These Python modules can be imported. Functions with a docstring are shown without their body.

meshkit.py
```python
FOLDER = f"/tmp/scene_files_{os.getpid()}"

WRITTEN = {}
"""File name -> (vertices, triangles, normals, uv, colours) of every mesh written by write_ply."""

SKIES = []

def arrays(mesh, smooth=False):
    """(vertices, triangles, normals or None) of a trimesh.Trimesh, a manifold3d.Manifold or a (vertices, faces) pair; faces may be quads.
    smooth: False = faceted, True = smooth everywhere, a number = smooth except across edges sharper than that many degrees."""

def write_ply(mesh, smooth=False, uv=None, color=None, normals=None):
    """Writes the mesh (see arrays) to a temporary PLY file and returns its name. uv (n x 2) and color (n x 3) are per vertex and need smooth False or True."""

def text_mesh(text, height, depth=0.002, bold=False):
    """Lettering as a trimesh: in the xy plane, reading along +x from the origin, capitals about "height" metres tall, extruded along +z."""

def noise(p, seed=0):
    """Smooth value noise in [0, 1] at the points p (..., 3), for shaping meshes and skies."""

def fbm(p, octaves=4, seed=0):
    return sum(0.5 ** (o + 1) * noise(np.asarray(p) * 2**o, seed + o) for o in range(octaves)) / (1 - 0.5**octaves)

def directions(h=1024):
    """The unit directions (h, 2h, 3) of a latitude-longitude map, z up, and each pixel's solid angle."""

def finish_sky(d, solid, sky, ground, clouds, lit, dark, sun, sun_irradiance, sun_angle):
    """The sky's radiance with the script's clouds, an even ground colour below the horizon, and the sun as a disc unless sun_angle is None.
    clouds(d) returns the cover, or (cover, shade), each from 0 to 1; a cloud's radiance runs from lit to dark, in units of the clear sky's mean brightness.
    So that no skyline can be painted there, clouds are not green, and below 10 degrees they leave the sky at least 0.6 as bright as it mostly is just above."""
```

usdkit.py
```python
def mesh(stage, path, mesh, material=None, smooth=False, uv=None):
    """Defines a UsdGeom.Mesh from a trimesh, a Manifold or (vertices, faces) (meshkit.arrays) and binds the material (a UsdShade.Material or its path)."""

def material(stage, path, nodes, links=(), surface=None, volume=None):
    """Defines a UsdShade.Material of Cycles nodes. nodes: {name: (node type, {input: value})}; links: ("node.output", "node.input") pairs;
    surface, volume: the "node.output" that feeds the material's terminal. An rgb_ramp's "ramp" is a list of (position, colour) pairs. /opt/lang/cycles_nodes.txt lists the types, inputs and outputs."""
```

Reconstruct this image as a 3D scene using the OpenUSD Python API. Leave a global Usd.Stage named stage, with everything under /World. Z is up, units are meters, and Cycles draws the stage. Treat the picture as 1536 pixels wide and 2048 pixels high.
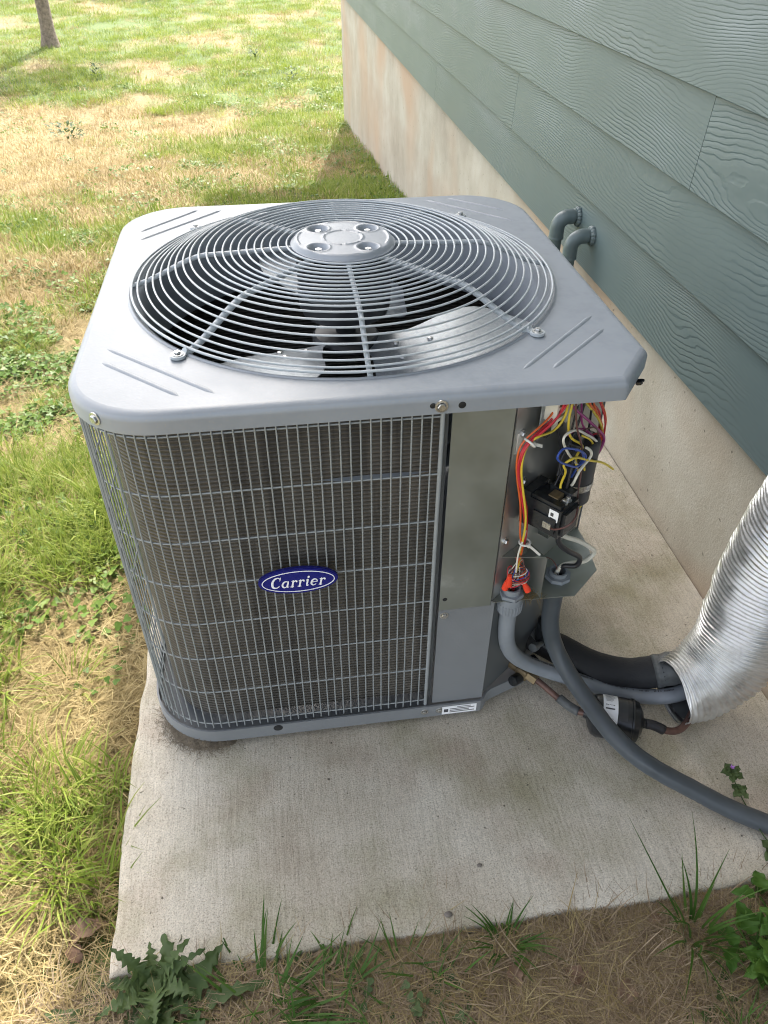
import math, random
import numpy as np
import trimesh
from shapely.geometry import Polygon, LineString, Point, box as sbox
from shapely import affinity
from shapely.ops import unary_union
import usdkit, meshkit
from pxr import Usd, UsdGeom, UsdLux, UsdShade, Sdf, Gf, Vt

stage = Usd.Stage.CreateInMemory()
UsdGeom.SetStageUpAxis(stage, UsdGeom.Tokens.z)
UsdGeom.SetStageMetersPerUnit(stage, 1.0)
UsdGeom.Xform.Define(stage, '/World')
UsdGeom.Scope.Define(stage, '/World/Looks')
rng = np.random.default_rng(7)
PI = math.pi

# ------------------------------------------------------------------ camera, sky, sun, exposure
EXPOSURE = 1.95
SKY = 0.15
SUN = 0.72
SUN_DIR = np.array([0.155 * math.cos(math.radians(50)), 0.988 * math.cos(math.radians(50)), math.sin(math.radians(50))])
CAM = np.array([-0.1104, -1.2432, 1.2221])
YAW, PITCH, ROLL = 0.1439, 0.6907, 0.0035
fw = np.array([math.sin(YAW) * math.cos(PITCH), math.cos(YAW) * math.cos(PITCH), -math.sin(PITCH)])
rt0 = np.array([math.cos(YAW), -math.sin(YAW), 0.0]); up0 = np.cross(rt0, fw)
rt = math.cos(ROLL) * rt0 + math.sin(ROLL) * up0
up = -math.sin(ROLL) * rt0 + math.cos(ROLL) * up0
cam = UsdGeom.Camera.Define(stage, '/World/camera')
cam.CreateHorizontalApertureAttr(36.0)
cam.CreateFocalLengthAttr(35.555)
cam.CreateClippingRangeAttr(Gf.Vec2f(0.05, 2000))
cam.CreateExposureAttr(EXPOSURE)
cam.AddTransformOp().Set(Gf.Matrix4d(*rt, 0, *up, 0, *(-fw), 0, *CAM, 1))

sky_el = math.asin(SUN_DIR[2]); sky_rot = math.atan2(SUN_DIR[0], SUN_DIR[1])
sky_mat = usdkit.material(stage, '/World/Looks/sky_look', {
    'sky': ('sky_texture', {'sky_type': 'single_scattering', 'sun_disc': False, 'sun_elevation': sky_el, 'sun_rotation': sky_rot, 'aerosol_density': 3.0}),
    'tc': ('texture_coordinate', {}),
    'n': ('noise_texture', {'scale': 2.2, 'detail': 6.0, 'roughness': 0.6}),
    'r': ('rgb_ramp', {'ramp': [(0.30, (0.25, 0.25, 0.25)), (0.62, (0.70, 0.70, 0.70))]}),
    'bw': ('rgb_to_bw', {}),
    'c': ('mix', {'mix_type': 'multiply', 'fac': 1.0, 'color2': (1.45, 1.38, 1.28)}),
    'm': ('mix', {'mix_type': 'mix'}),
    'bg': ('background_shader', {'strength': SKY})},
    [('tc.generated', 'n.vector'), ('n.fac', 'r.fac'), ('sky.color', 'bw.color'), ('bw.val', 'c.color1'), ('r.color', 'm.fac'),
     ('sky.color', 'm.color1'), ('c.color', 'm.color2'), ('m.color', 'bg.color')], surface='bg.background')
dome = UsdLux.DomeLight.Define(stage, '/World/sky')
dome.GetPrim().SetCustomDataByKey('kind', 'structure')
UsdShade.MaterialBindingAPI.Apply(dome.GetPrim()).Bind(sky_mat)
sun = UsdLux.DistantLight.Define(stage, '/World/sun')
sun.CreateNormalizeAttr(True); sun.CreateIntensityAttr(SUN); sun.CreateAngleAttr(0.53); sun.CreateColorAttr(Gf.Vec3f(1.0, 0.94, 0.84))
z_ = SUN_DIR / np.linalg.norm(SUN_DIR); x_ = np.cross([0, 0, 1.0], z_); x_ /= np.linalg.norm(x_); y_ = np.cross(z_, x_)
sun.AddTransformOp().Set(Gf.Matrix4d(*x_, 0, *y_, 0, *z_, 0, 0, 0, 0, 1))

# ------------------------------------------------------------------ helpers: naming and tagging
USED = {}


def numbered(parent, name):
    k = USED.get((parent, name), 0)
    USED[(parent, name)] = k + 1
    return f'{parent}/{name}' if k == 0 else f'{parent}/{name}_{k:03d}'


def path_of(parent):
    return '/World' if parent is None else (parent if isinstance(parent, str) else str(parent.GetPath()))


def tag(p, label=None, cat=None, group=None, kind=None):
    for k, v in (('label', label), ('category', cat), ('group', group), ('kind', kind)):
        if v:
            p.SetCustomDataByKey(k, v)
    return p


def thing(name, label, cat, loc=(0, 0, 0), rotz=0, group=None):
    x = UsdGeom.Xform.Define(stage, numbered('/World', name))
    x.AddTranslateOp().Set(Gf.Vec3d(*map(float, loc)))
    if rotz:
        x.AddRotateZOp().Set(math.degrees(rotz))
    return tag(x.GetPrim(), label, cat, group)


def obj(name, mesh, mat, parent=None, label=None, cat=None, group=None, kind=None, smooth=30):
    if isinstance(mesh, list):
        mesh = cat_(mesh)
    m = usdkit.mesh(stage, numbered(path_of(parent), name), mesh, mat, smooth=smooth)
    return tag(m.GetPrim(), label, cat, group, kind)


def cat_(ms):
    return trimesh.util.concatenate(ms)


# ------------------------------------------------------------------ helpers: shapes
def box(x0, x1, y0, y1, z0, z1):
    m = trimesh.creation.box([x1 - x0, y1 - y0, z1 - z0])
    m.apply_translation([(x0 + x1) / 2, (y0 + y1) / 2, (z0 + z1) / 2])
    return m


def frame_box(o, a, b, c):
    """a box from corner o along vectors a, b, c"""
    o, a, b, c = map(np.asarray, (o, a, b, c))
    v = np.array([o + i * a + j * b + k * c for i in (0, 1) for j in (0, 1) for k in (0, 1)])
    m = trimesh.convex.convex_hull(v)
    return m


def cbox(sx, sy, sz, ch=0.002):
    """chamfered box, centred"""
    hx, hy, hz = sx / 2, sy / 2, sz / 2
    v = []
    for i in (-1, 1):
        for j in (-1, 1):
            for k in (-1, 1):
                v += [(i * (hx - ch), j * (hy - ch), k * hz), (i * (hx - ch), j * hy, k * (hz - ch)), (i * hx, j * (hy - ch), k * (hz - ch))]
    return trimesh.convex.convex_hull(np.array(v, float))


def basis(m, o, ex, ey, ez):
    T = np.eye(4); T[:3, 0], T[:3, 1], T[:3, 2], T[:3, 3] = ex, ey, ez, o
    m = m.copy(); m.apply_transform(T)
    return m


def prism(poly, z0, z1):
    m = trimesh.creation.extrude_polygon(poly, z1 - z0, engine='earcut')
    m.apply_translation([0, 0, z0])
    return m


def spline(pts, n=40):
    from scipy.interpolate import CubicSpline
    p = np.asarray(pts, float)
    t = np.r_[0, np.cumsum(np.maximum(np.linalg.norm(np.diff(p, axis=0), axis=1), 1e-6) ** 0.7)]
    return CubicSpline(t, p)(np.linspace(0, t[-1], n))


def tube(pts, r, sides=8, caps=True, closed=False):
    p = np.asarray(pts, float)
    n = len(p)
    if closed:
        t = np.roll(p, -1, 0) - np.roll(p, 1, 0)
    else:
        t = np.gradient(p, axis=0)
    t /= np.linalg.norm(t, axis=1, keepdims=True) + 1e-12
    a = np.cross(t[0], [0, 0, 1.0] if abs(t[0][2]) < 0.9 else [1.0, 0, 0]); a /= np.linalg.norm(a)
    A = [a]
    for i in range(1, n):
        a = A[-1] - t[i] * (A[-1] @ t[i]); a /= np.linalg.norm(a) + 1e-12
        A.append(a)
    A = np.array(A); B = np.cross(t, A)
    r = np.broadcast_to(r, (n,))
    ang = np.arange(sides) * 2 * PI / sides
    v = p[:, None] + r[:, None, None] * (np.cos(ang)[None, :, None] * A[:, None] + np.sin(ang)[None, :, None] * B[:, None])
    f = []
    m = n if closed else n - 1
    for i in range(m):
        k = (i + 1) % n
        for j in range(sides):
            l = (j + 1) % sides
            f += [(i * sides + j, i * sides + l, k * sides + l), (i * sides + j, k * sides + l, k * sides + j)]
    v = v.reshape(-1, 3)
    if caps and not closed:
        c0, c1 = len(v), len(v) + 1
        v = np.vstack([v, p[0], p[-1]])
        for j in range(sides):
            l = (j + 1) % sides
            f += [(c0, l, j), (c1, (n - 1) * sides + j, (n - 1) * sides + l)]
    return trimesh.Trimesh(v, np.array(f), process=False)


def lathe(profile, sides=48, o=(0, 0, 0), axis=(0, 0, 1), close=False):
    """profile: (r, h) pairs"""
    pr = np.asarray(profile, float)
    ez = np.asarray(axis, float); ez /= np.linalg.norm(ez)
    ex = np.cross(ez, [0, 0, 1.0] if abs(ez[2]) < 0.9 else [1.0, 0, 0]); ex /= np.linalg.norm(ex); ey = np.cross(ez, ex)
    ang = np.arange(sides) * 2 * PI / sides
    v = np.asarray(o) + pr[:, 1][:, None, None] * ez + pr[:, 0][:, None, None] * (np.cos(ang)[None, :, None] * ex + np.sin(ang)[None, :, None] * ey)
    f = []
    for i in range(len(pr) - 1):
        for j in range(sides):
            l = (j + 1) % sides
            f += [(i * sides + j, i * sides + l, (i + 1) * sides + l), (i * sides + j, (i + 1) * sides + l, (i + 1) * sides + j)]
    m = trimesh.Trimesh(v.reshape(-1, 3), np.array(f), process=False)
    return m


def hexbolt(o, axis, r=0.005, h=0.004, washer=True):
    ms = [lathe([(0, h), (r * 0.86, h), (r, h * 0.8), (r, 0)], 6, o, axis)]
    if washer:
        ms.append(lathe([(r * 1.05, h * 0.32), (r * 1.55, h * 0.25), (r * 1.6, 0)], 20, o, axis))
        ms.append(lathe([(0, h * 1.02), (r * 0.45, h * 1.04)], 12, o, axis))
    return cat_(ms)


def rrect(x0, x1, y0, y1, r, n=10, chamfer=None):
    """CCW rounded rectangle; r = radii (SW, SE, NE, NW); chamfer replaces the SE corner by a list of points"""
    pts = []
    for k, (cx, cy, a0) in enumerate(((x0, y0, PI), (x1, y0, 1.5 * PI), (x1, y1, 0), (x0, y1, 0.5 * PI))):
        if k == 1 and chamfer:
            pts += chamfer; continue
        R = r[k]
        ccx = cx + R if k in (0, 3) else cx - R
        ccy = cy + R if k in (0, 1) else cy - R
        for i in range(n + 1):
            a = a0 + i / n * PI / 2
            pts.append((ccx + R * math.cos(a), ccy + R * math.sin(a)))
    return pts


def grid_mesh(xs, ys, zf):
    X, Y = np.meshgrid(xs, ys, indexing='ij')
    Z = zf(X, Y)
    nx, ny = len(xs), len(ys)
    i, j = np.meshgrid(np.arange(nx - 1), np.arange(ny - 1), indexing='ij')
    a = (i * ny + j).ravel()
    f = np.vstack([np.c_[a, a + ny, a + ny + 1], np.c_[a, a + ny + 1, a + 1]])
    return trimesh.Trimesh(np.c_[X.ravel(), Y.ravel(), Z.ravel()], f, process=False)


# ------------------------------------------------------------------ materials
def mat(name, nodes, links, surface='p.BSDF'):
    return usdkit.material(stage, '/World/Looks/' + name, nodes, links, surface=surface)


def plain(name, c, rough=0.5, metal=0.0, var=0.12, scale=60.0, bump=0.0, bscale=300.0, **kw):
    """a paint, plastic or metal with a little mottling"""
    c = np.array(c, float)
    nodes = {'tc': ('texture_coordinate', {}), 'n': ('noise_texture', {'scale': scale, 'detail': 5.0, 'roughness': 0.6}),
             'r': ('rgb_ramp', {'ramp': [(0.3, tuple(c * (1 - var))), (0.7, tuple(np.minimum(c * (1 + var), 1)))]}),
             'rr': ('map_range', {'from_min': 0.3, 'from_max': 0.7, 'to_min': max(rough - 0.06, 0.02), 'to_max': min(rough + 0.06, 1)}),
             'p': ('principled_bsdf', {'metallic': metal, **kw})}
    links = [('tc.object', 'n.vector'), ('n.fac', 'r.fac'), ('n.fac', 'rr.value'), ('r.color', 'p.base_color'), ('rr.result', 'p.roughness')]
    if bump:
        nodes['n2'] = ('noise_texture', {'scale': bscale, 'detail': 3.0})
        nodes['b'] = ('bump', {'strength': 1.0, 'distance': bump})
        links += [('tc.object', 'n2.vector'), ('n2.fac', 'b.height'), ('b.normal', 'p.normal')]
    return mat(name, nodes, links)


M = {}
# painted steel of the top cover: fine dust and a little orange peel
M['lid'] = mat('top_paint', {
    'g': ('geometry', {}), 'n': ('noise_texture', {'scale': 7.0, 'detail': 6.0, 'roughness': 0.65}),
    'r': ('rgb_ramp', {'ramp': [(0.3, (0.20, 0.222, 0.247)), (0.7, (0.24, 0.262, 0.288))]}),
    'd': ('noise_texture', {'scale': 420.0, 'detail': 2.0}), 'dr': ('rgb_ramp', {'ramp': [(0.60, (0, 0, 0)), (0.72, (0.35, 0.35, 0.35))]}),
    'dm': ('mix', {'color2': (0.30, 0.27, 0.22)}),
    'o': ('noise_texture', {'scale': 190.0, 'detail': 1.0}), 'b': ('bump', {'strength': 0.35, 'distance': 0.0004}),
    'rr': ('map_range', {'from_min': 0.3, 'from_max': 0.7, 'to_min': 0.27, 'to_max': 0.46}),
    'p': ('principled_bsdf', {'specular_ior_level': 0.65})},
    [('g.position', 'n.vector'), ('g.position', 'd.vector'), ('g.position', 'o.vector'), ('n.fac', 'r.fac'), ('d.fac', 'dr.fac'), ('dr.color', 'dm.fac'),
     ('r.color', 'dm.color1'), ('dm.result' if False else 'dm.color', 'p.base_color'), ('n.fac', 'rr.value'), ('rr.result', 'p.roughness'), ('o.fac', 'b.height'), ('b.normal', 'p.normal')])
M['paint'] = plain('cabinet_paint', (0.16, 0.17, 0.178), 0.42, var=0.06, scale=14, bump=0.0003)
M['wire'] = plain('guard_paint', (0.235, 0.255, 0.26), 0.38, var=0.08, scale=40)
M['ring'] = plain('fan_guard_paint', (0.36, 0.39, 0.405), 0.34, var=0.06, scale=40)
M['darkpaint'] = plain('dark_cabinet', (0.085, 0.092, 0.092), 0.45, var=0.15, scale=12)
M['screw'] = plain('screw_metal', (0.55, 0.55, 0.54), 0.32, 1.0, var=0.15, scale=300)
M['galv'] = mat('galvanized', {
    'g': ('geometry', {}), 'v': ('voronoi_texture', {'scale': 90.0}), 'n': ('noise_texture', {'scale': 9.0, 'detail': 6.0, 'roughness': 0.62}),
    'r': ('rgb_ramp', {'ramp': [(0.3, (0.245, 0.265, 0.235)), (0.62, (0.30, 0.32, 0.295)), (0.76, (0.43, 0.445, 0.43))]}),
    'rr': ('map_range', {'from_min': 0.25, 'from_max': 0.75, 'to_min': 0.36, 'to_max': 0.52}),
    'p': ('principled_bsdf', {'metallic': 0.9})},
    [('g.position', 'v.vector'), ('g.position', 'n.vector'), ('n.fac', 'r.fac'), ('n.fac', 'rr.value'), ('r.color', 'p.base_color'), ('rr.result', 'p.roughness')])
M['shiny'] = mat('smooth_galvanized', {
    'g': ('geometry', {}), 'n': ('noise_texture', {'scale': 6.0, 'detail': 5.0}),
    'r': ('rgb_ramp', {'ramp': [(0.3, (0.44, 0.45, 0.42)), (0.7, (0.60, 0.60, 0.57))]}),
    'rr': ('map_range', {'from_min': 0.3, 'from_max': 0.7, 'to_min': 0.30, 'to_max': 0.42}),
    'p': ('principled_bsdf', {'metallic': 0.95})},
    [('g.position', 'n.vector'), ('n.fac', 'r.fac'), ('n.fac', 'rr.value'), ('r.color', 'p.base_color'), ('rr.result', 'p.roughness')])
M['blade'] = mat('spangled_blade', {
    'g': ('geometry', {}), 'v': ('voronoi_texture', {'scale': 240.0}), 'n': ('noise_texture', {'scale': 70.0, 'detail': 6.0, 'roughness': 0.7}),
    'm': ('mix', {'fac': 0.78}), 'r': ('rgb_ramp', {'ramp': [(0.2, (0.22, 0.24, 0.255)), (0.8, (0.40, 0.43, 0.455))]}),
    'p': ('principled_bsdf', {'metallic': 0.65, 'roughness': 0.44})},
    [('g.position', 'v.vector'), ('g.position', 'n.vector'), ('v.color', 'm.color1'), ('n.color', 'm.color2'), ('m.color', 'r.fac'), ('r.color', 'p.base_color')])
M['black'] = plain('black_plastic', (0.008, 0.009, 0.010), 0.3, var=0.3)
M['blackmat'] = plain('black_rubber', (0.016, 0.016, 0.018), 0.55, var=0.25, bump=0.0008, bscale=500)
M['motor'] = plain('motor_black', (0.02, 0.021, 0.023), 0.4, var=0.2)
M['white'] = plain('white_label', (0.78, 0.79, 0.80), 0.4, var=0.03)
M['ink'] = plain('label_ink', (0.05, 0.05, 0.055), 0.5, var=0.1)
M['nylon'] = plain('natural_nylon', (0.62, 0.61, 0.56), 0.45, var=0.06)
M['conduit'] = plain('gray_pvc', (0.19, 0.21, 0.23), 0.42, var=0.12, scale=25, bump=0.0002)
M['liquidtight'] = plain('dark_conduit', (0.048, 0.057, 0.064), 0.45, var=0.15, scale=30, bump=0.0004, bscale=200)
M['insul'] = plain('foam_insulation', (0.008, 0.009, 0.011), 0.7, var=0.35, scale=35, bump=0.001, bscale=350)
M['copper'] = plain('aged_copper', (0.13, 0.075, 0.06), 0.45, 0.5, var=0.35, scale=60)
M['brass'] = plain('dull_brass', (0.20, 0.15, 0.085), 0.45, 0.7, var=0.3, scale=90)
M['tape'] = plain('gray_tape', (0.07, 0.075, 0.075), 0.5, var=0.3, scale=80, bump=0.001, bscale=150)
M['ceramic'] = plain('relay_white', (0.6, 0.58, 0.5), 0.5, var=0.06)
M['pcb'] = plain('circuit_board', (0.22, 0.24, 0.23), 0.5, var=0.3, scale=120)
M['alu'] = mat('duct_foil', {
    'g': ('geometry', {}), 'n': ('noise_texture', {'scale': 26.0, 'detail': 6.0, 'roughness': 0.6}),
    'r': ('rgb_ramp', {'ramp': [(0.25, (0.50, 0.50, 0.495)), (0.5, (0.62, 0.62, 0.61)), (0.75, (0.70, 0.70, 0.69))]}),
    'rr': ('map_range', {'from_min': 0.3, 'from_max': 0.7, 'to_min': 0.30, 'to_max': 0.44}),
    'n2': ('noise_texture', {'scale': 130.0, 'detail': 4.0}), 'b': ('bump', {'strength': 0.4, 'distance': 0.0008}),
    'p': ('principled_bsdf', {'metallic': 0.95})},
    [('g.position', 'n.vector'), ('g.position', 'n2.vector'), ('n.fac', 'r.fac'), ('n.fac', 'rr.value'), ('r.color', 'p.base_color'), ('rr.result', 'p.roughness'), ('n2.fac', 'b.height'), ('b.normal', 'p.normal')])
WIRES = {'red': (0.46, 0.022, 0.035), 'yellow': (0.58, 0.44, 0.04), 'orange': (0.55, 0.10, 0.02), 'purple': (0.22, 0.03, 0.13), 'brown': (0.085, 0.035, 0.03),
         'blue': (0.015, 0.05, 0.26), 'white': (0.62, 0.60, 0.52), 'black': (0.012, 0.012, 0.014), 'pink': (0.5, 0.16, 0.12)}
for k, c in WIRES.items():
    M['w_' + k] = plain(k + '_wire', c, 0.35, var=0.06)
M['nut'] = plain('orange_wire_nut', (0.70, 0.05, 0.018), 0.4, var=0.05)
M['navy'] = plain('emblem_blue', (0.008, 0.010, 0.12), 0.28, var=0.05)
M['silver'] = plain('emblem_white', (0.80, 0.81, 0.84), 0.35, var=0.03)
# finned coil: fine horizontal louvre lines, flattened and clogged patches of fins
M['coil'] = mat('coil_fins', {
    'g': ('geometry', {}), 'mp': ('mapping', {'scale': (1, 1, 1)}),
    'w': ('wave_texture', {'scale': 48.0, 'distortion': 0.6, 'detail': 1.0}) if False else ('noise_texture', {'scale': 1.0}),
    's': ('separate_xyz', {}), 'k': ('math', {'math_type': 'multiply', 'value2': 2 * PI / 0.0072}), 'sn': ('math', {'math_type': 'sine'}),
    'a': ('math', {'math_type': 'add'}), 'am': ('math', {'math_type': 'multiply', 'value2': 0.9}),
    'mv': ('mapping', {'scale': (60.0, 60.0, 2.4)}), 'nv': ('noise_texture', {'scale': 1.0, 'detail': 4.0, 'roughness': 0.6}),
    'band': ('rgb_ramp', {'ramp': [(0.34, (0.55, 0.55, 0.55)), (0.46, (0.85, 0.85, 0.85)), (0.66, (1.0, 1.0, 1.0))]}),
    'mf': ('mapping', {'scale': (900.0, 900.0, 120.0)}), 'nf': ('noise_texture', {'scale': 1.0, 'detail': 1.0}),
    'mp2': ('mapping', {'scale': (5.0, 5.0, 3.0)}), 'n3': ('noise_texture', {'scale': 1.0, 'detail': 5.0, 'roughness': 0.65}),
    'tone': ('rgb_ramp', {'ramp': [(0.3, (0.078, 0.072, 0.062)), (0.55, (0.108, 0.099, 0.084)), (0.75, (0.145, 0.129, 0.107))]}),
    'lr': ('rgb_ramp', {'ramp': [(0.0, (0.62, 0.62, 0.62)), (0.5, (0.95, 0.95, 0.95)), (1.0, (1.18, 1.16, 1.13))]}),
    'h': ('math', {'math_type': 'multiply_add', 'value2': 0.5, 'value3': 0.5}),
    'm1': ('mix', {'mix_type': 'multiply', 'fac': 1.0}), 'm2': ('mix', {'mix_type': 'multiply', 'fac': 1.0}),
    'b': ('bump', {'strength': 0.8, 'distance': 0.002}), 'p': ('principled_bsdf', {'metallic': 0.25, 'roughness': 0.5})},
    [('g.position', 's.vector'), ('s.z', 'k.value1'), ('g.position', 'mf.vector'), ('mf.vector', 'nf.vector'), ('nf.fac', 'am.value1'), ('k.value', 'a.value1'), ('am.value', 'a.value2'), ('a.value', 'sn.value1'),
     ('sn.value', 'h.value1'), ('h.value', 'lr.fac'), ('g.position', 'mv.vector'), ('mv.vector', 'nv.vector'), ('nv.fac', 'band.fac'),
     ('g.position', 'mp2.vector'), ('mp2.vector', 'n3.vector'), ('n3.fac', 'tone.fac'), ('tone.color', 'm1.color1'), ('lr.color', 'm1.color2'),
     ('m1.color', 'm2.color1'), ('band.color', 'm2.color2'), ('m2.color', 'p.base_color'), ('sn.value', 'b.height'), ('b.normal', 'p.normal')])
# fibre-cement siding: an embossed cedar grain whose lines are level curves of a stretched field, different on each plank
M['siding'] = mat('siding_paint', {
    'g': ('geometry', {}), 'oi': ('object_info', {}), 'rv': ('math', {'math_type': 'multiply', 'value2': 37.0}), 'cx': ('combine_xyz', {}),
    'add': ('mapping', {'scale': (1, 1, 1)}),
    'm1': ('mapping', {'scale': (0.0, 1.25, 4.6)}), 'n1': ('noise_texture', {'dimensions': '4D', 'scale': 1.0, 'detail': 1.0, 'roughness': 0.4, 'distortion': 0.2}),
    'm2': ('mapping', {'scale': (0.0, 16.0, 34.0)}), 'n2': ('noise_texture', {'dimensions': '4D', 'scale': 1.0, 'detail': 2.0, 'roughness': 0.5}),
    's': ('separate_xyz', {}), 'zk': ('math', {'math_type': 'multiply', 'value2': 128.0}),
    'f1': ('math', {'math_type': 'multiply', 'value2': 30.0}), 'f2': ('math', {'math_type': 'multiply', 'value2': 1.5}),
    'a1': ('math', {'math_type': 'add'}), 'a2': ('math', {'math_type': 'add'}), 'fr': ('math', {'math_type': 'fraction'}),
    'hr': ('rgb_ramp', {'ramp': [(0.0, (0, 0, 0)), (0.22, (1, 1, 1)), (0.55, (0.75, 0.75, 0.75)), (1.0, (0, 0, 0))]}),
    'm3': ('mapping', {'scale': (0.0, 2.6, 7.0)}), 'n3': ('noise_texture', {'dimensions': '4D', 'scale': 1.0, 'detail': 2.0}),
    'amp': ('map_range', {'from_min': 0.40, 'from_max': 0.64, 'to_min': 0.12, 'to_max': 1.0, 'clamp': True}), 'hm': ('math', {'math_type': 'multiply'}),
    'b': ('bump', {'strength': 0.7, 'distance': 0.0012}),
    'nc': ('noise_texture', {'scale': 2.2, 'detail': 6.0, 'roughness': 0.6}),
    'cr': ('rgb_ramp', {'ramp': [(0.3, (0.054, 0.077, 0.077)), (0.7, (0.067, 0.093, 0.093))]}),
    'p': ('principled_bsdf', {'roughness': 0.42})},
    [('oi.random', 'rv.value1'), ('rv.value', 'n1.w'), ('rv.value', 'n2.w'), ('rv.value', 'n3.w'), ('g.position', 'm1.vector'), ('m1.vector', 'n1.vector'), ('g.position', 'm2.vector'), ('m2.vector', 'n2.vector'),
     ('g.position', 's.vector'), ('s.z', 'zk.value1'), ('n1.fac', 'f1.value1'), ('n2.fac', 'f2.value1'), ('f1.value', 'a1.value1'), ('f2.value', 'a1.value2'), ('a1.value', 'a2.value1'), ('zk.value', 'a2.value2'),
     ('a2.value', 'fr.value1'), ('fr.value', 'hr.fac'), ('g.position', 'm3.vector'), ('m3.vector', 'n3.vector'), ('n3.fac', 'amp.value'), ('hr.color', 'hm.value1'), ('amp.result', 'hm.value2'), ('hm.value', 'b.height'), ('b.normal', 'p.normal'),
     ('g.position', 'nc.vector'), ('nc.fac', 'cr.fac'), ('cr.color', 'p.base_color')])
M['trim'] = plain('trim_paint', (0.10, 0.135, 0.13), 0.45, var=0.06, scale=10)
M['soffit'] = plain('soffit_paint', (0.62, 0.62, 0.60), 0.6, var=0.05, scale=10)
M['roof'] = plain('roof_shingle', (0.06, 0.058, 0.055), 0.9, var=0.3, scale=30)
# foundation: trowelled concrete with rusty runs
M['found'] = mat('foundation_plaster', {
    'g': ('geometry', {}), 'n': ('noise_texture', {'scale': 3.0, 'detail': 8.0, 'roughness': 0.62}), 'r': ('rgb_ramp', {'ramp': [(0.3, (0.225, 0.198, 0.148)), (0.5, (0.30, 0.274, 0.213)), (0.72, (0.37, 0.346, 0.285))]}),
    'ms': ('mapping', {'scale': (0.0, 1.25, 1.1)}), 'ns': ('noise_texture', {'scale': 1.0, 'detail': 2.5, 'roughness': 0.5, 'distortion': 0.4}), 'rs': ('rgb_ramp', {'ramp': [(0.47, (0, 0, 0)), (0.66, (0.8, 0.8, 0.8))]}),
    'st': ('mix', {'color2': (0.33, 0.225, 0.14)}),
    'sp': ('separate_xyz', {}), 'gz': ('map_range', {'from_min': 0.0, 'from_max': 0.06, 'to_min': 0.5, 'to_max': 0.0, 'clamp': True}),
    'ng': ('noise_texture', {'scale': 14.0, 'detail': 5.0}), 'gm': ('math', {'math_type': 'multiply'}), 'dirt': ('mix', {'color2': (0.22, 0.16, 0.11)}),
    'pk': ('noise_texture', {'scale': 55.0, 'detail': 2.0}), 'pr': ('rgb_ramp', {'ramp': [(0.70, (1, 1, 1)), (0.76, (0.35, 0.33, 0.30))]}), 'pm': ('mix', {'mix_type': 'multiply', 'fac': 1.0}),
    'nb': ('noise_texture', {'scale': 160.0, 'detail': 5.0, 'roughness': 0.7}), 'b': ('bump', {'strength': 0.5, 'distance': 0.003}),
    'p': ('principled_bsdf', {'roughness': 0.85})},
    [('g.position', 'n.vector'), ('n.fac', 'r.fac'), ('g.position', 'ms.vector'), ('ms.vector', 'ns.vector'), ('ns.fac', 'rs.fac'), ('rs.color', 'st.fac'), ('r.color', 'st.color1'),
     ('g.position', 'sp.vector'), ('sp.z', 'gz.value'), ('g.position', 'ng.vector'), ('gz.result', 'gm.value1'), ('ng.fac', 'gm.value2'), ('gm.value', 'dirt.fac'), ('st.color', 'dirt.color1'),
     ('g.position', 'pk.vector'), ('pk.fac', 'pr.fac'), ('dirt.color', 'pm.color1'), ('pr.color', 'pm.color2'), ('pm.color', 'p.base_color'), ('g.position', 'nb.vector'), ('nb.fac', 'b.height'), ('b.normal', 'p.normal')])
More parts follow.
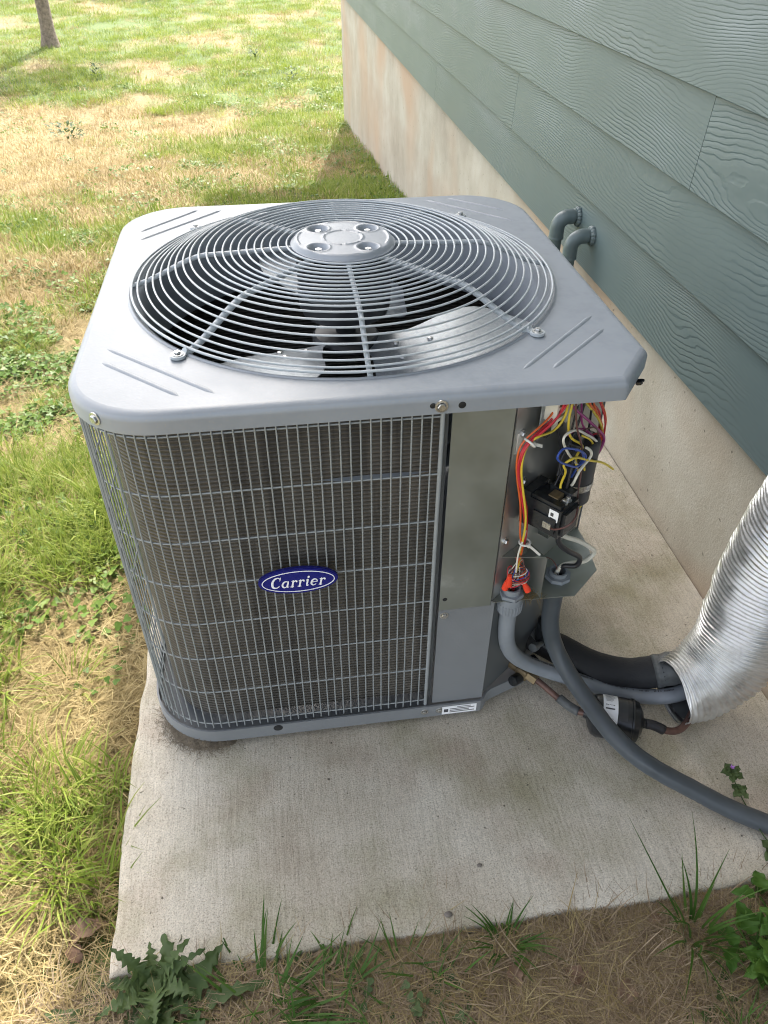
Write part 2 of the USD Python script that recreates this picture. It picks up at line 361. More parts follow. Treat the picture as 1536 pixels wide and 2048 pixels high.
# broomed concrete slab: streaks along y, exposed sand, algae and iron stains
M['slab'] = mat('broomed_concrete', {
    'g': ('geometry', {}),
    'mb': ('mapping', {'scale': (210.0, 16.0, 210.0)}), 'nb': ('noise_texture', {'scale': 1.0, 'detail': 4.0, 'roughness': 0.6}),
    'sp': ('noise_texture', {'scale': 420.0, 'detail': 4.0, 'roughness': 0.75}), 'spr': ('rgb_ramp', {'ramp': [(0.33, (0.45, 0.43, 0.40)), (0.45, (0.88, 0.88, 0.87)), (0.58, (1.05, 1.04, 1.03)), (0.72, (1.28, 1.26, 1.22))]}),
    'n': ('noise_texture', {'scale': 3.4, 'detail': 9.0, 'roughness': 0.62}), 'r': ('rgb_ramp', {'ramp': [(0.26, (0.39, 0.33, 0.25)), (0.42, (0.52, 0.465, 0.375)), (0.57, (0.61, 0.56, 0.47)), (0.74, (0.69, 0.645, 0.56))]}),
    'br': ('rgb_ramp', {'ramp': [(0.3, (0.86, 0.85, 0.83)), (0.5, (1.0, 1.0, 1.0)), (0.7, (1.06, 1.06, 1.06))]}),
    'ga': ('noise_texture', {'scale': 4.6, 'detail': 5.0, 'roughness': 0.6}), 'gr': ('rgb_ramp', {'ramp': [(0.48, (0, 0, 0)), (0.68, (0.62, 0.62, 0.62))]}), 'gm': ('mix', {'color2': (0.27, 0.25, 0.135)}),
    'ia': ('noise_texture', {'scale': 7.3, 'detail': 4.0}), 'im': ('mapping', {'location': (3.1, 7.7, 0.0)}), 'ir': ('rgb_ramp', {'ramp': [(0.54, (0, 0, 0)), (0.72, (0.42, 0.42, 0.42))]}), 'imx': ('mix', {'color2': (0.36, 0.27, 0.20)}),
    'bk': ('noise_texture', {'scale': 95.0, 'detail': 1.0}), 'bkr': ('rgb_ramp', {'ramp': [(0.74, (1, 1, 1)), (0.79, (0.25, 0.24, 0.22))]}),
    'x1': ('mix', {'mix_type': 'multiply', 'fac': 1.0}), 'x2': ('mix', {'mix_type': 'multiply', 'fac': 1.0}), 'x3': ('mix', {'mix_type': 'multiply', 'fac': 1.0}),
    'hb': ('math', {'math_type': 'multiply_add', 'value2': 0.9}), 'b': ('bump', {'strength': 0.75, 'distance': 0.0022}),
    'p': ('principled_bsdf', {'roughness': 0.9})},
    [('g.position', 'mb.vector'), ('mb.vector', 'nb.vector'), ('g.position', 'sp.vector'), ('sp.fac', 'spr.fac'), ('g.position', 'n.vector'), ('n.fac', 'r.fac'), ('nb.fac', 'br.fac'),
     ('g.position', 'ga.vector'), ('ga.fac', 'gr.fac'), ('gr.color', 'gm.fac'), ('r.color', 'gm.color1'), ('g.position', 'im.vector'), ('im.vector', 'ia.vector'), ('ia.fac', 'ir.fac'), ('ir.color', 'imx.fac'), ('gm.color', 'imx.color1'),
     ('imx.color', 'x1.color1'), ('spr.color', 'x1.color2'), ('x1.color', 'x2.color1'), ('br.color', 'x2.color2'), ('g.position', 'bk.vector'), ('bk.fac', 'bkr.fac'), ('x2.color', 'x3.color1'), ('bkr.color', 'x3.color2'),
     ('x3.color', 'p.base_color'), ('nb.fac', 'hb.value1'), ('sp.fac', 'hb.value3'), ('hb.value', 'b.height'), ('b.normal', 'p.normal')])
# soil under the lawn: the mesh carries how green the turf is
M['soil'] = mat('lawn_soil', {
    'g': ('geometry', {}), 'at': ('attribute', {'attribute': 'greenness'}),
    'n': ('noise_texture', {'scale': 26.0, 'detail': 8.0, 'roughness': 0.7}), 'd': ('rgb_ramp', {'ramp': [(0.3, (0.125, 0.086, 0.045)), (0.5, (0.24, 0.18, 0.085)), (0.72, (0.34, 0.27, 0.135))]}),
    'gr': ('rgb_ramp', {'ramp': [(0.3, (0.045, 0.07, 0.018)), (0.5, (0.085, 0.13, 0.03)), (0.72, (0.15, 0.19, 0.055))]}),
    'mx': ('mix', {}), 'b': ('bump', {'strength': 0.8, 'distance': 0.02}), 'p': ('principled_bsdf', {'roughness': 0.95})},
    [('g.position', 'n.vector'), ('n.fac', 'd.fac'), ('n.fac', 'gr.fac'), ('at.fac', 'mx.fac'), ('d.color', 'mx.color1'), ('gr.color', 'mx.color2'), ('mx.color', 'p.base_color'), ('n.fac', 'b.height'), ('b.normal', 'p.normal')])


def leafmat(name, ca, cb, cc, trans=0.35, rough=0.5):
    """a leaf whose tone changes from copy to copy and along noise; light shines through"""
    return mat(name, {
        'oi': ('object_info', {}), 'g': ('geometry', {}), 'n': ('noise_texture', {'scale': 30.0, 'detail': 2.0}), 'a': ('math', {'math_type': 'multiply_add', 'value2': 0.55}), 'nn': ('math', {'math_type': 'multiply', 'value2': 0.45}),
        'r': ('rgb_ramp', {'ramp': [(0.1, ca), (0.5, cb), (0.9, cc)]}),
        'p': ('principled_bsdf', {'roughness': rough, 'specular_ior_level': 0.22}), 't': ('translucent_bsdf', {}), 'm': ('mix_closure', {'fac': trans})},
        [('g.position', 'n.vector'), ('n.fac', 'nn.value1'), ('oi.random', 'a.value1'), ('nn.value', 'a.value3'), ('a.value', 'r.fac'), ('r.color', 'p.base_color'), ('r.color', 't.color'), ('p.BSDF', 'm.closure1'), ('t.BSDF', 'm.closure2')], surface='m.closure')


M['grass'] = leafmat('grass_blade', (0.085, 0.14, 0.02), (0.19, 0.25, 0.035), (0.35, 0.365, 0.10))
M['grassdark'] = leafmat('deep_grass_blade', (0.035, 0.085, 0.015), (0.06, 0.13, 0.022), (0.10, 0.17, 0.035))
M['dry'] = leafmat('dry_straw', (0.165, 0.115, 0.05), (0.32, 0.245, 0.105), (0.50, 0.41, 0.215), 0.2, 0.6)
M['dryshade'] = leafmat('shaded_straw', (0.13, 0.09, 0.058), (0.26, 0.19, 0.118), (0.44, 0.35, 0.235), 0.12, 0.7)  # dry straw again, with the shade in front of the pad darkened into its color
M['clover'] = leafmat('clover_leaf', (0.06, 0.12, 0.02), (0.105, 0.18, 0.03), (0.20, 0.26, 0.06), 0.35, 0.45)
M['weed'] = leafmat('weed_leaf', (0.045, 0.075, 0.024), (0.065, 0.10, 0.034), (0.10, 0.14, 0.055), 0.22, 0.55)
M['leafy'] = leafmat('leafy_weed_leaf', (0.045, 0.11, 0.018), (0.07, 0.15, 0.024), (0.11, 0.20, 0.035), 0.25, 0.5)
M['deadleaf'] = leafmat('dead_leaf', (0.12, 0.07, 0.045), (0.19, 0.12, 0.08), (0.27, 0.18, 0.12), 0.15, 0.7)
M['debris'] = plain('matted_debris', (0.22, 0.18, 0.13), 0.95, var=0.4, scale=90)
M['petal'] = plain('purple_petal', (0.34, 0.16, 0.42), 0.5, var=0.1)
M['stone'] = plain('pebble_stone', (0.16, 0.14, 0.12), 0.8, var=0.3, scale=120)
M['bark'] = plain('tree_bark', (0.20, 0.155, 0.12), 0.9, var=0.45, scale=22, bump=0.02, bscale=40)
M['crown'] = leafmat('tree_leaf', (0.03, 0.06, 0.015), (0.05, 0.09, 0.02), (0.09, 0.13, 0.035), 0.3)
# ================================================================== LARGE STRUCTURE
WALLX = 0.765           # foundation face
HOUSE_END = 8.0
SOFFIT = 4.6


def ss(a, b, x):
    t = np.clip((x - a) / (b - a), 0, 1)
    return t * t * (3 - 2 * t)


def terrain(x, y):
    x, y = np.asarray(x, float), np.asarray(y, float)
    z = -0.045 - 0.1 * np.clip(y - 0.15, 0, 8.4) * ss(-0.2, 1.2, y)
    q = np.stack([x * 1.1, y * 1.1, np.zeros_like(x)], -1)
    near = ss(0.0, 1.0, y)
    z = z + 0.024 * (1 - ss(-0.80, -0.74, y)) * ss(-0.52, -0.40, x)
    z = z + (meshkit.fbm(q, 4, 3) - 0.5) * (0.02 + 0.08 * near)
    z = z + 0.012 * (meshkit.fbm(q * 7, 3, 5) - 0.5)
    return z


def greenness(x, y):
    """how green (1) or dried out (0) the turf is"""
    q = np.stack([x * 0.9, y * 0.75, np.zeros_like(x)], -1)
    n1 = meshkit.fbm(q * 1.3, 4, 11); n2 = meshkit.fbm(q * 5.0, 3, 21)
    base = np.interp(y, [-3, -1.2, -0.3, 0.3, 0.5, 1.0, 1.4, 2.2, 4.2, 4.9, 5.6, 8.6, 9.8, 12, 40], [0.56, 0.64, 0.70, 0.66, 0.48, 0.30, 0.54, 0.52, 0.48, 0.36, 0.12, 0.14, 0.55, 0.74, 0.80])
    base = np.where((y < 1.2) & (x > -0.62) & (y > 0.2), base + 0.25, base)
    base = base + 0.33 * ss(-1.4, 0.2, x) * ss(1.2, 2.2, y) * (1 - ss(9, 11, y))
    base = np.where(y < -0.77, 0.22, base)
    v = base + (n1 - 0.5) * 1.5 + (n2 - 0.5) * 0.9
    return np.clip(ss(0.28, 0.72, v), 0, 1)


def sinh_axis(c, half, n, k):
    t = np.linspace(-1, 1, n)
    return c + half * np.sinh(k * t) / np.sinh(k)


gx = sinh_axis(-0.7, 420, 321, 9.0); gy = sinh_axis(0.6, 420, 381, 8.6)


def ground_z(X, Y):
    z = terrain(X, Y)
    inside = ss(-0.47, -0.42, X) * (1 - ss(6.0, 6.3, X)) * ss(-0.80, -0.75, Y) * (1 - ss(0.44, 0.52, Y))
    return z * (1 - inside) + inside * -0.085


gm = grid_mesh(gx, gy, ground_z)
gv = gm.vertices
lawn = usdkit.mesh(stage, numbered('/World', 'lawn_ground'), gm, M['soil'], smooth=True)
tag(lawn.GetPrim(), 'yard ground of dry soil and thatch sloping away from the house', 'ground', kind='structure')
UsdGeom.PrimvarsAPI(lawn).CreatePrimvar('greenness', Sdf.ValueTypeNames.FloatArray, 'vertex').Set(Vt.FloatArray.FromNumpy(greenness(gv[:, 0], gv[:, 1]).astype(np.float32)))

# ---- concrete slab: one cast block with worn arrises
sx0, sx1, sy0, sy1 = -0.449, WALLX - 0.004, -0.776, 0.47
xs = np.unique(np.r_[sx0, sx0 + 0.004, sx0 + 0.012, np.linspace(sx0 + 0.03, sx1, 90)])
ys = np.unique(np.r_[sy0, sy0 + 0.004, sy0 + 0.012, np.linspace(sy0 + 0.03, sy1 - 0.02, 90), sy1 - 0.006, sy1])


def slab_z(X, Y):
    d = np.minimum(X - sx0, np.minimum(Y - sy0, sy1 - Y))
    q = np.stack([X * 30, Y * 30, X * 0], -1)
    w = 0.011 * (0.6 + 0.9 * meshkit.fbm(q, 3, 4))
    return -np.where(d < w, (w - np.sqrt(np.maximum(w * w - (w - d) ** 2, 0))) * 0.8, 0) + 0.0012 * (meshkit.fbm(q * 0.5, 3, 8) - 0.5) - 0.0008


top = grid_mesh(xs, ys, slab_z)
tv = top.vertices.reshape(len(xs), len(ys), 3)
q0 = np.stack([tv[..., 0] * 9, tv[..., 1] * 9, tv[..., 0] * 0], -1)
wob = (meshkit.fbm(q0, 4, 9) - 0.5) * 0.014
edge_f = lambda d: np.exp(-np.maximum(d, 0) / 0.02)
tv[..., 0] += wob * edge_f(tv[..., 0] - sx0); tv[..., 1] += wob * edge_f(tv[..., 1] - sy0)
loop = np.vstack([tv[:, 0], tv[-1, 1:], tv[-2::-1, -1], tv[0, -2:0:-1]])
n = len(loop); low = loop.copy(); low[:, 2] = -0.10
sk_v = np.vstack([loop, low]); sk_f = []
for i in range(n):
    k = (i + 1) % n
    sk_f += [(i, n + k, k), (i, n + i, n + k)]
slab = cat_([trimesh.Trimesh(tv.reshape(-1, 3), top.faces, process=False), trimesh.Trimesh(sk_v, np.array(sk_f), process=False)])
slab.merge_vertices()
obj('concrete_pad', slab, M['slab'], None, 'broom finished concrete pad under the air conditioner, stained, up against the foundation', 'concrete pad', smooth=40)

# ---- house: foundation, lapped planks, soffit, fascia, roof
house = thing('house', 'house wall of green gray wood-grain siding on a bare concrete foundation', 'house')
PL0, EXPO = 0.379, 0.1775
fx = np.linspace(-6, HOUSE_END, 281); fz = np.linspace(-1.3, PL0 + 0.03, 12)
Yf, Zf = np.meshgrid(fx, fz, indexing='ij')
Xf = WALLX + 0.004 * (meshkit.fbm(np.stack([Yf * 2, Zf * 3, Yf * 0], -1), 3, 2) - 0.5)
fm = grid_mesh(fx, fz, lambda a, b: Xf)
fm.vertices = np.c_[Xf.ravel(), Yf.ravel(), Zf.ravel()]
fm.faces = fm.faces[:, ::-1]
endw = box(WALLX + 0.003, 6.2, HOUSE_END - 0.2, HOUSE_END - 0.001, -1.3, PL0 + 0.029)
obj('foundation', [fm, endw], M['found'], house, smooth=30)
obj('wall_sheathing', [box(WALLX + 0.012, WALLX + 0.1, -6, HOUSE_END, PL0 + 0.031, SOFFIT), box(WALLX + 0.101, 6.2, HOUSE_END - 0.2, HOUSE_END - 0.001, PL0 + 0.031, SOFFIT + 0.0),
                       box(WALLX + 0.101, 6.2, -6, -5.8, PL0 + 0.031, SOFFIT)], M['trim'], house)
JOINT = {0: [2.978], 1: [1.595], 2: [0.294], 3: [-1.0], 4: [3.6]}
course = 0
z = PL0
while z < SOFFIT - 0.02:
    j0 = JOINT.get(course, [0.3 + 1.31 * ((course * 2) % 3)])[0]
    js = sorted(j for j in [j0 + 3.66 * k for k in range(-4, 5)] if -5.7 < j < HOUSE_END - 0.3)
    ed = [-6.0] + js + [HOUSE_END]
    z1 = min(z + EXPO + 0.03, SOFFIT)
    fbx, btx = WALLX - 0.0135, WALLX + 0.0005     # the lower edge stands out over the plank below
    tf = WALLX - 0.0035
    for a, b in zip(ed[:-1], ed[1:]):
        ga = 0.0009
        prof = Polygon([(fbx + 0.0015, z), (fbx, z + 0.0015), (tf, z1), (WALLX + 0.011, z1), (fbx + 0.0095, z)])
        m = trimesh.creation.extrude_polygon(prof, (b - a) - 2 * ga, engine='earcut')
        v = m.vertices; m.vertices = np.c_[v[:, 0], a + ga + v[:, 2], v[:, 1]]; m.fix_normals()
        obj('siding_plank', m, M['siding'], house, smooth=False)
    z += EXPO; course += 1
EAVE = 0.135
rk = HOUSE_END + 0.42
obj('soffit', box(EAVE + 0.03, WALLX + 0.3, -6.4, rk - 0.02, SOFFIT, SOFFIT + 0.02), M['soffit'], house)
obj('fascia', box(EAVE, EAVE + 0.028, -6.4, rk, SOFFIT - 0.02, SOFFIT + 0.17), M['soffit'], house)
rp = Polygon([(EAVE - 0.03, SOFFIT + 0.17), (3.6, SOFFIT + 1.6), (7.0, SOFFIT + 0.17), (7.0, SOFFIT + 0.13), (6.2, SOFFIT + 0.02), (EAVE + 0.1, SOFFIT + 0.03)])
m = trimesh.creation.extrude_polygon(rp, rk + 6.4, engine='earcut'); v = m.vertices
m.vertices = np.c_[v[:, 0], v[:, 2] - 6.4, v[:, 1]]; m.fix_normals()
obj('roof', m, M['roof'], house, smooth=False)

# ================================================================== AIR CONDITIONER
ac = thing('air_conditioner', 'gray outdoor air conditioning unit with round fan guard and its corner control cover removed', 'air conditioner')
H = 0.7126
lidpoly = Polygon(rrect(-0.405, 0.405, -0.405, 0.405, (0.125, 0.02, 0.125, 0.125), 14, [(0.342, -0.405), (0.3435, -0.4045), (0.4045, -0.3235), (0.405, -0.322)]))
HOLE = 0.352


def ring_of(poly, n=220):
    L = poly.exterior.length
    at = sorted(set([round(i / n * L, 4) for i in range(n)] + [round(poly.exterior.project(Point(c)), 4) for c in ((0.3435, -0.4045), (0.4045, -0.3235))]))
    return np.array([poly.exterior.interpolate(a).coords[0] for a in at])


# top cover: skirt, rolled shoulder and flat top with the fan opening, pressed ribs
levels = [(0.0012, 0.6835), (0.0, 0.682), (0.0, 0.700)] + [(0.013 - 0.013 * math.cos(a), 0.700 + 0.0126 * math.sin(a)) for a in np.linspace(0.18, PI / 2, 6)]
base_ring = ring_of(lidpoly)
rings = []
for off, zz in levels:
    pl = lidpoly.buffer(-off, join_style=1) if off else lidpoly
    r = np.array([pl.exterior.interpolate(pl.exterior.project(Point(p))).coords[0] for p in base_ring])
    rings.append(np.c_[r, np.full(len(r), zz)])
nr = len(base_ring)
v = np.vstack(rings); f = []
for i in range(len(rings) - 1):
    for j in range(nr):
        k = (j + 1) % nr
        f += [(i * nr + j, i * nr + k, (i + 1) * nr + k), (i * nr + j, (i + 1) * nr + k, (i + 1) * nr + j)]
skirt = trimesh.Trimesh(v, np.array(f), process=False)
hole_pts = [(HOLE * math.cos(a), HOLE * math.sin(a)) for a in np.linspace(0, 2 * PI, 180, endpoint=False)]
toppoly = Polygon(rings[-1][:, :2], [hole_pts])
tv2, tf2 = trimesh.creation.triangulate_polygon(toppoly, engine='earcut')
topm = trimesh.Trimesh(np.c_[tv2, np.full(len(tv2), H)], tf2, process=False)
if topm.face_normals[0][2] < 0:
    topm.invert()


def rib(a, b, w=0.0042, h=0.0026):
    a, b = np.array(a), np.array(b); d = (b - a) / np.linalg.norm(b - a); nrm = np.array([-d[1], d[0]])
    L = np.linalg.norm(b - a); rows = []
    for s in np.linspace(0, 1, 14):
        e = min(1, min(s, 1 - s) * L / 0.012) ** 0.5
        for t in np.linspace(-1, 1, 7):
            p = a + d * s * L + nrm * t * w * (0.3 + 0.7 * e)
            rows.append((*p, H - 0.0004 + h * e * math.cos(t * PI / 2) ** 1.2 if abs(t) < 1 else H - 0.0004))
    f = []
    for i in range(13):
        for j in range(6):
            q = i * 7 + j
            f += [(q, q + 7, q + 8), (q, q + 8, q + 1)]
    return trimesh.Trimesh(np.array(rows), np.array(f), process=False)


RIBS = [((-0.363, -0.258), (-0.25, -0.365)), ((-0.362, -0.217), (-0.204, -0.365)), ((0.208, -0.358), (0.363, -0.206)), ((0.25, -0.36), (0.364, -0.253)),
        ((-0.363, 0.21), (-0.211, 0.366)), ((-0.365, 0.256), (-0.259, 0.372)), ((0.209, 0.373), (0.36, 0.222)), ((0.257, 0.377), (0.359, 0.289))]
lid = obj('top_cover', [skirt, topm], M['lid'], ac, smooth=26)
for a, b in RIBS:
    m = rib(a, b)
    m.fix_normals()
    if m.face_normals[:, 2].mean() < 0:
        m.invert()
    obj('pressed_rib', m, M['lid'], lid, smooth=True)
# venturi: rolled rim and the throat below
obj('fan_orifice', lathe([(HOLE + 0.0035, H + 0.0003), (HOLE + 0.0005, H + 0.0022), (HOLE - 0.003, H + 0.001), (HOLE - 0.009, H - 0.006), (HOLE - 0.0145, H - 0.018), (HOLE - 0.017, H - 0.04), (HOLE - 0.018, 0.60), (HOLE - 0.008, 0.575), (HOLE + 0.03, 0.565)], 160), M['lid'], ac, smooth=50)
for o, ax, k in [((-0.341, -0.3865, 0.697), (-0.5, -0.85, 0), 'hex'), ((0.087, -0.405, 0.694), (0, -1, 0), 'hex')]:
    if k == 'hex' and o[0] < 0:
        c = np.array([-0.28, -0.28]); d = np.array([-0.62, -0.78]); d /= np.linalg.norm(d); p = c + d * 0.125; o = (p[0], p[1], 0.6965); ax = (d[0], d[1], 0)
    obj('screw', hexbolt(o, ax, 0.0058, 0.0052), M['screw'], ac)
obj('screw_hole', lathe([(0, 0.0006), (0.0035, 0.0005), (0.0052, 0.0)], 20, (0.115, -0.4052, 0.6935), (0, -1, 0)), M['black'], ac)
obj('screw_hole', lathe([(0, 0.0006), (0.003, 0.0005), (0.0042, 0.0)], 16, (0.0755, -0.4052, 0.6955), (0, -1, 0)), M['black'], ac)
obj('screw', hexbolt((0.385, -0.352, 0.679), (0.2, -0.3, -1), 0.005, 0.006), M['black'], ac)
for p in [(0.264, 0.286), (-0.264, 0.269)]:
    pass

# fan guard: 8 rods under rings that follow their bend
RINGZ = 0.7655


def guard_z(r):
    return RINGZ - 0.004 * ss(0.09, 0.22, r) - 0.0455 * ss(0.222, 0.362, r) ** 0.9 if r < 0.4 else H


guard = obj('fan_guard_rim', tube([(0.3475 * math.cos(a), 0.3475 * math.sin(a), guard_z(0.3475) + 0.0035) for a in np.linspace(0, 2 * PI, 160, endpoint=False)], 0.0021, 8, closed=True), M['ring'], ac, smooth=True)
NR = 20
for i in range(NR):
    r = 0.0935 + (0.3375 - 0.0935) * i / (NR - 1)
    wob_a = rng.uniform(0, 2 * PI)
    pts = []
    for a in np.linspace(0, 2 * PI, 144, endpoint=False):
        rr = r + 0.0012 * math.sin(2 * a + wob_a) * (i % 3 == 0)
        pts.append((rr * math.cos(a), rr * math.sin(a), guard_z(r) + 0.0035))
    obj('guard_ring', tube(pts, 0.0017, 8, closed=True), M['ring'], guard, smooth=True)
for k in range(8):
    a = k * PI / 4
    diag = k % 2 == 1
    R1 = 0.346 if diag else 0.351
    rad = 0.0051 if diag else 0.0040
    rr = np.r_[np.linspace(0.078, 0.215, 8), np.linspace(0.225, R1, 10)]
    pts = [(r * math.cos(a), r * math.sin(a), guard_z(r) + 0.0012 - rad) for r in rr]
    if diag:
        pts += [(0.354 * math.cos(a), 0.354 * math.sin(a), H + 0.0055)]
    rod = obj('guard_rod', tube(pts, rad, 10), M['ring'], guard, smooth=45)
    if diag:   # flattened foot with its screw
        c = np.array([0.366 * math.cos(a), 0.366 * math.sin(a)])
        foot = unary_union([Point(*c).buffer(0.0108), LineString([c, c * (0.345 / 0.366)]).buffer(0.0052, cap_style=2)])
        obj('rod_foot', prism(foot, H + 0.0012, H + 0.0052), M['ring'], rod)
        obj('screw', hexbolt((*c, H + 0.0052), (0, 0, 1), 0.0048, 0.0050), M['screw'], rod)
# hub plate: pressed disc with four sunk bolts
HZ = 0.7765
thetas = np.linspace(0, 2 * PI, 160, endpoint=False); rs = np.r_[np.linspace(0.0005, 0.086, 70), 0.0865, 0.0862]
WELL = [math.radians(x) for x in (40, 130, 222, 308)]
pv = []
for i, r in enumerate(rs):
    x, y = r * np.cos(thetas), r * np.sin(thetas)
    zz = np.full_like(x, HZ)
    zz += 0.0017 * np.exp(-((r - 0.0325) / 0.0020) ** 2) * (0.25 + 0.75 * ss(-0.95, -0.75, np.cos(6 * thetas + 0.6)))
    zz += 0.0013 * np.exp(-((r - 0.0755) / 0.0019) ** 2) * (1 - ss(-0.25, 0.15, np.cos(4 * (thetas - WELL[0]))))
    zz -= 0.0075 * ss(0.078, 0.0865, r)
    for w in WELL:
        d = np.hypot(x - 0.0585 * math.cos(w), y - 0.0585 * math.sin(w))
        zz -= 0.010 * (1 - ss(0.0095, 0.0175, d)); zz += 0.0012 * np.exp(-((d - 0.0192) / 0.0017) ** 2)
    if i == len(rs) - 1:
        zz -= 0.004
    pv.append(np.c_[x, y, zz])
nt = len(thetas); f = []
for i in range(len(rs) - 1):
    for j in range(nt):
        k = (j + 1) % nt
        f += [(i * nt + j, (i + 1) * nt + j, (i + 1) * nt + k), (i * nt + j, (i + 1) * nt + k, i * nt + k)]
hub = obj('hub_plate', trimesh.Trimesh(np.vstack(pv), np.array(f), process=False), M['lid'], ac, smooth=True)
for w in WELL:
    obj('bolt', hexbolt((0.0585 * math.cos(w), 0.0585 * math.sin(w), HZ - 0.010), (0, 0, 1), 0.0066, 0.0075), M['screw'], hub)
# motor and fan
motor = obj('fan_motor', lathe([(0, 0.757), (0.05, 0.757), (0.074, 0.752), (0.079, 0.742), (0.079, 0.665), (0.074, 0.652), (0.045, 0.645), (0.02, 0.642), (0.02, 0.63), (0, 0.63)], 48), M['motor'], ac)
obj('motor_strap', lathe([(0.0795, 0.70), (0.0805, 0.70), (0.0805, 0.690), (0.0795, 0.690)], 48), M['darkpaint'], motor)
obj('fan_hub', lathe([(0, 0.628), (0.018, 0.628), (0.018, 0.612), (0.055, 0.608), (0.06, 0.602), (0.06, 0.594), (0, 0.594)], 40), M['motor'], ac)
for ang in (math.radians(-42), math.radians(216), math.radians(88)):
    rs_, ts_ = np.linspace(0.062, 0.322, 16), np.linspace(-1, 1, 15)
    P3 = []
    for side in (0.0008, -0.0008):
        for r in rs_:
            half = 0.03 + 0.125 * ss(0.06, 0.24, r)
            for t in ts_:
                c = t * half
                zc = 0.603 + c * math.tan(math.radians(17)) + 0.020 * (1 - t * t) * ss(0.07, 0.2, r) - 0.012 * ss(0.2, 0.33, r) * t
                a_ = ang + c / max(r, 0.1) * 0.98
                r_ = r + 0.02 * t * ss(0.15, 0.3, r)
                P3.append((min(r_, 0.328) * math.cos(a_), min(r_, 0.328) * math.sin(a_), zc + side))
    P3 = np.array(P3); nn, mm = len(rs_), len(ts_); f = []
    for s in (0, 1):
        for i in range(nn - 1):
            for j in range(mm - 1):
                q = s * nn * mm + i * mm + j
                t1, t2 = (q, q + mm, q + mm + 1), (q, q + mm + 1, q + 1)
                f += [t1, t2] if s == 0 else [t1[::-1], t2[::-1]]
    edge = [i * mm for i in range(nn)] + [(nn - 1) * mm + j for j in range(1, mm)] + [i * mm + mm - 1 for i in range(nn - 2, -1, -1)] + list(range(mm - 2, 0, -1))
    for i in range(len(edge)):
        a_, b_ = edge[i], edge[(i + 1) % len(edge)]
        f += [(a_, b_, b_ + nn * mm), (a_, b_ + nn * mm, a_ + nn * mm)]
    bl = obj('fan_blade', trimesh.Trimesh(P3, np.array(f), process=False), M['blade'], ac, smooth=40)
    for r, c in ((0.10, 0.012), (0.135, -0.02), (0.16, 0.03)):
        half = 0.03 + 0.125 * ss(0.06, 0.24, r); t = c / half
        zc = 0.603 + c * math.tan(math.radians(17)) + 0.020 * (1 - t * t) * ss(0.07, 0.2, r)
        a_ = ang + c / r * 0.98
        obj('rivet', lathe([(0, 0.004), (0.004, 0.003), (0.006, 0)], 14, (r * math.cos(a_), r * math.sin(a_), zc + 0.0008)), M['screw'], bl)

# coil: finned slab that wraps three sides behind the wire guard
def upath(h, r, x_end, y_end, n=12):
    """from the front right, round by the left and the back to the right side"""
    pts = [(x_end, -h)]
    for cx, cy, a0 in ((-h + r, -h + r, 1.5 * PI), (-h + r, h - r, PI), (h - r, h - r, 0.5 * PI)):
        for i in range(n + 1):
            a = a0 - i / n * PI / 2
            pts.append((cx + r * math.cos(a), cy + r * math.sin(a)))
    pts.append((h, y_end))
    return pts


cp = LineString(upath(0.362, 0.095, 0.1005, -0.2)).buffer(0.011, cap_style=2, join_style=1)
obj('condenser_coil', prism(cp, 0.046, 0.681), M['coil'], ac, smooth=35)
obj('tube_bend_plate', box(0.1005, 0.103, -0.385, -0.345, 0.046, 0.68), M['darkpaint'], ac)
# wire guard over the coil
gpath = LineString(upath(0.3985, 0.118, 0.0905, -0.20, 16))
hz = [0.674, 0.578, 0.4905, 0.405, 0.319, 0.2345, 0.146, 0.056]
cg = obj('coil_guard_post', tube([(0.0905, -0.4015, 0.046), (0.0905, -0.4015, 0.683)], 0.0031, 10), M['wire'], ac, smooth=45)
gl = np.array([gpath.interpolate(s).coords[0] for s in np.linspace(0, gpath.length, 190)])
for zz in hz:
    obj('horizontal_wire', tube(np.c_[gl, np.full(len(gl), zz)], 0.0014, 6), M['wire'], cg, smooth=45)
s, idx = 0.0138, 0
while s < gpath.length - 0.01:
    p = np.array(gpath.interpolate(s).coords[0]); q = np.array(gpath.interpolate(s + 0.001).coords[0])
    d = (q - p) / np.linalg.norm(q - p); nout = np.array([d[1], -d[0]])
    if nout @ p < 0:
        nout = -nout
    p = p + nout * 0.0022
    thick = idx in (51,)
    obj('vertical_wire', tube([(*p, 0.046), (*p, 0.683)], 0.0029 if thick else 0.0012, 6), M['wire'], cg, smooth=45)
    s += 0.01385; idx += 1

# base pan: rolled rim following the cabinet, cut back at the service corner
PA = np.array([0.192, -0.40]); PD = np.array([0.783, 0.622]); PN = np.array([0.622, -0.783])
PE = PA + PD * 0.262
outline = [(0.195, -0.409), (0.202, -0.404), (0.211, -0.391), (0.222, -0.3845), (0.290, -0.360), (0.299, -0.354), (0.303, -0.346), (0.303, -0.316)] + [tuple(PA + PD * t) for t in (0.15, 0.262)] + [(0.408, -0.226)]
bp = Polygon(rrect(-0.409, 0.409, -0.409, 0.409, (0.128, 0.02, 0.128, 0.128), 14, outline))
inner = bp.buffer(-0.0035)
rim = Polygon(bp.exterior.coords, [inner.exterior.coords])
pan = [prism(rim, 0.016, 0.046), prism(bp.buffer(-0.003), 0.017, 0.020)]
basep = obj('base_pan', pan, M['paint'], ac)
for x, y in ((-0.3, -0.3), (0.1, -0.33), (-0.3, 0.3), (0.3, 0.3)):
    obj('rubber_foot', lathe([(0.02, 0.017), (0.024, 0.001), (0, 0.0005)], 20, (x, y, 0)), M['blackmat'], basep)
for x in (0.088, 0.117):
    obj('screw', hexbolt((x, -0.409, 0.032), (0, -1, 0), 0.0045, 0.003), M['screw'], basep)
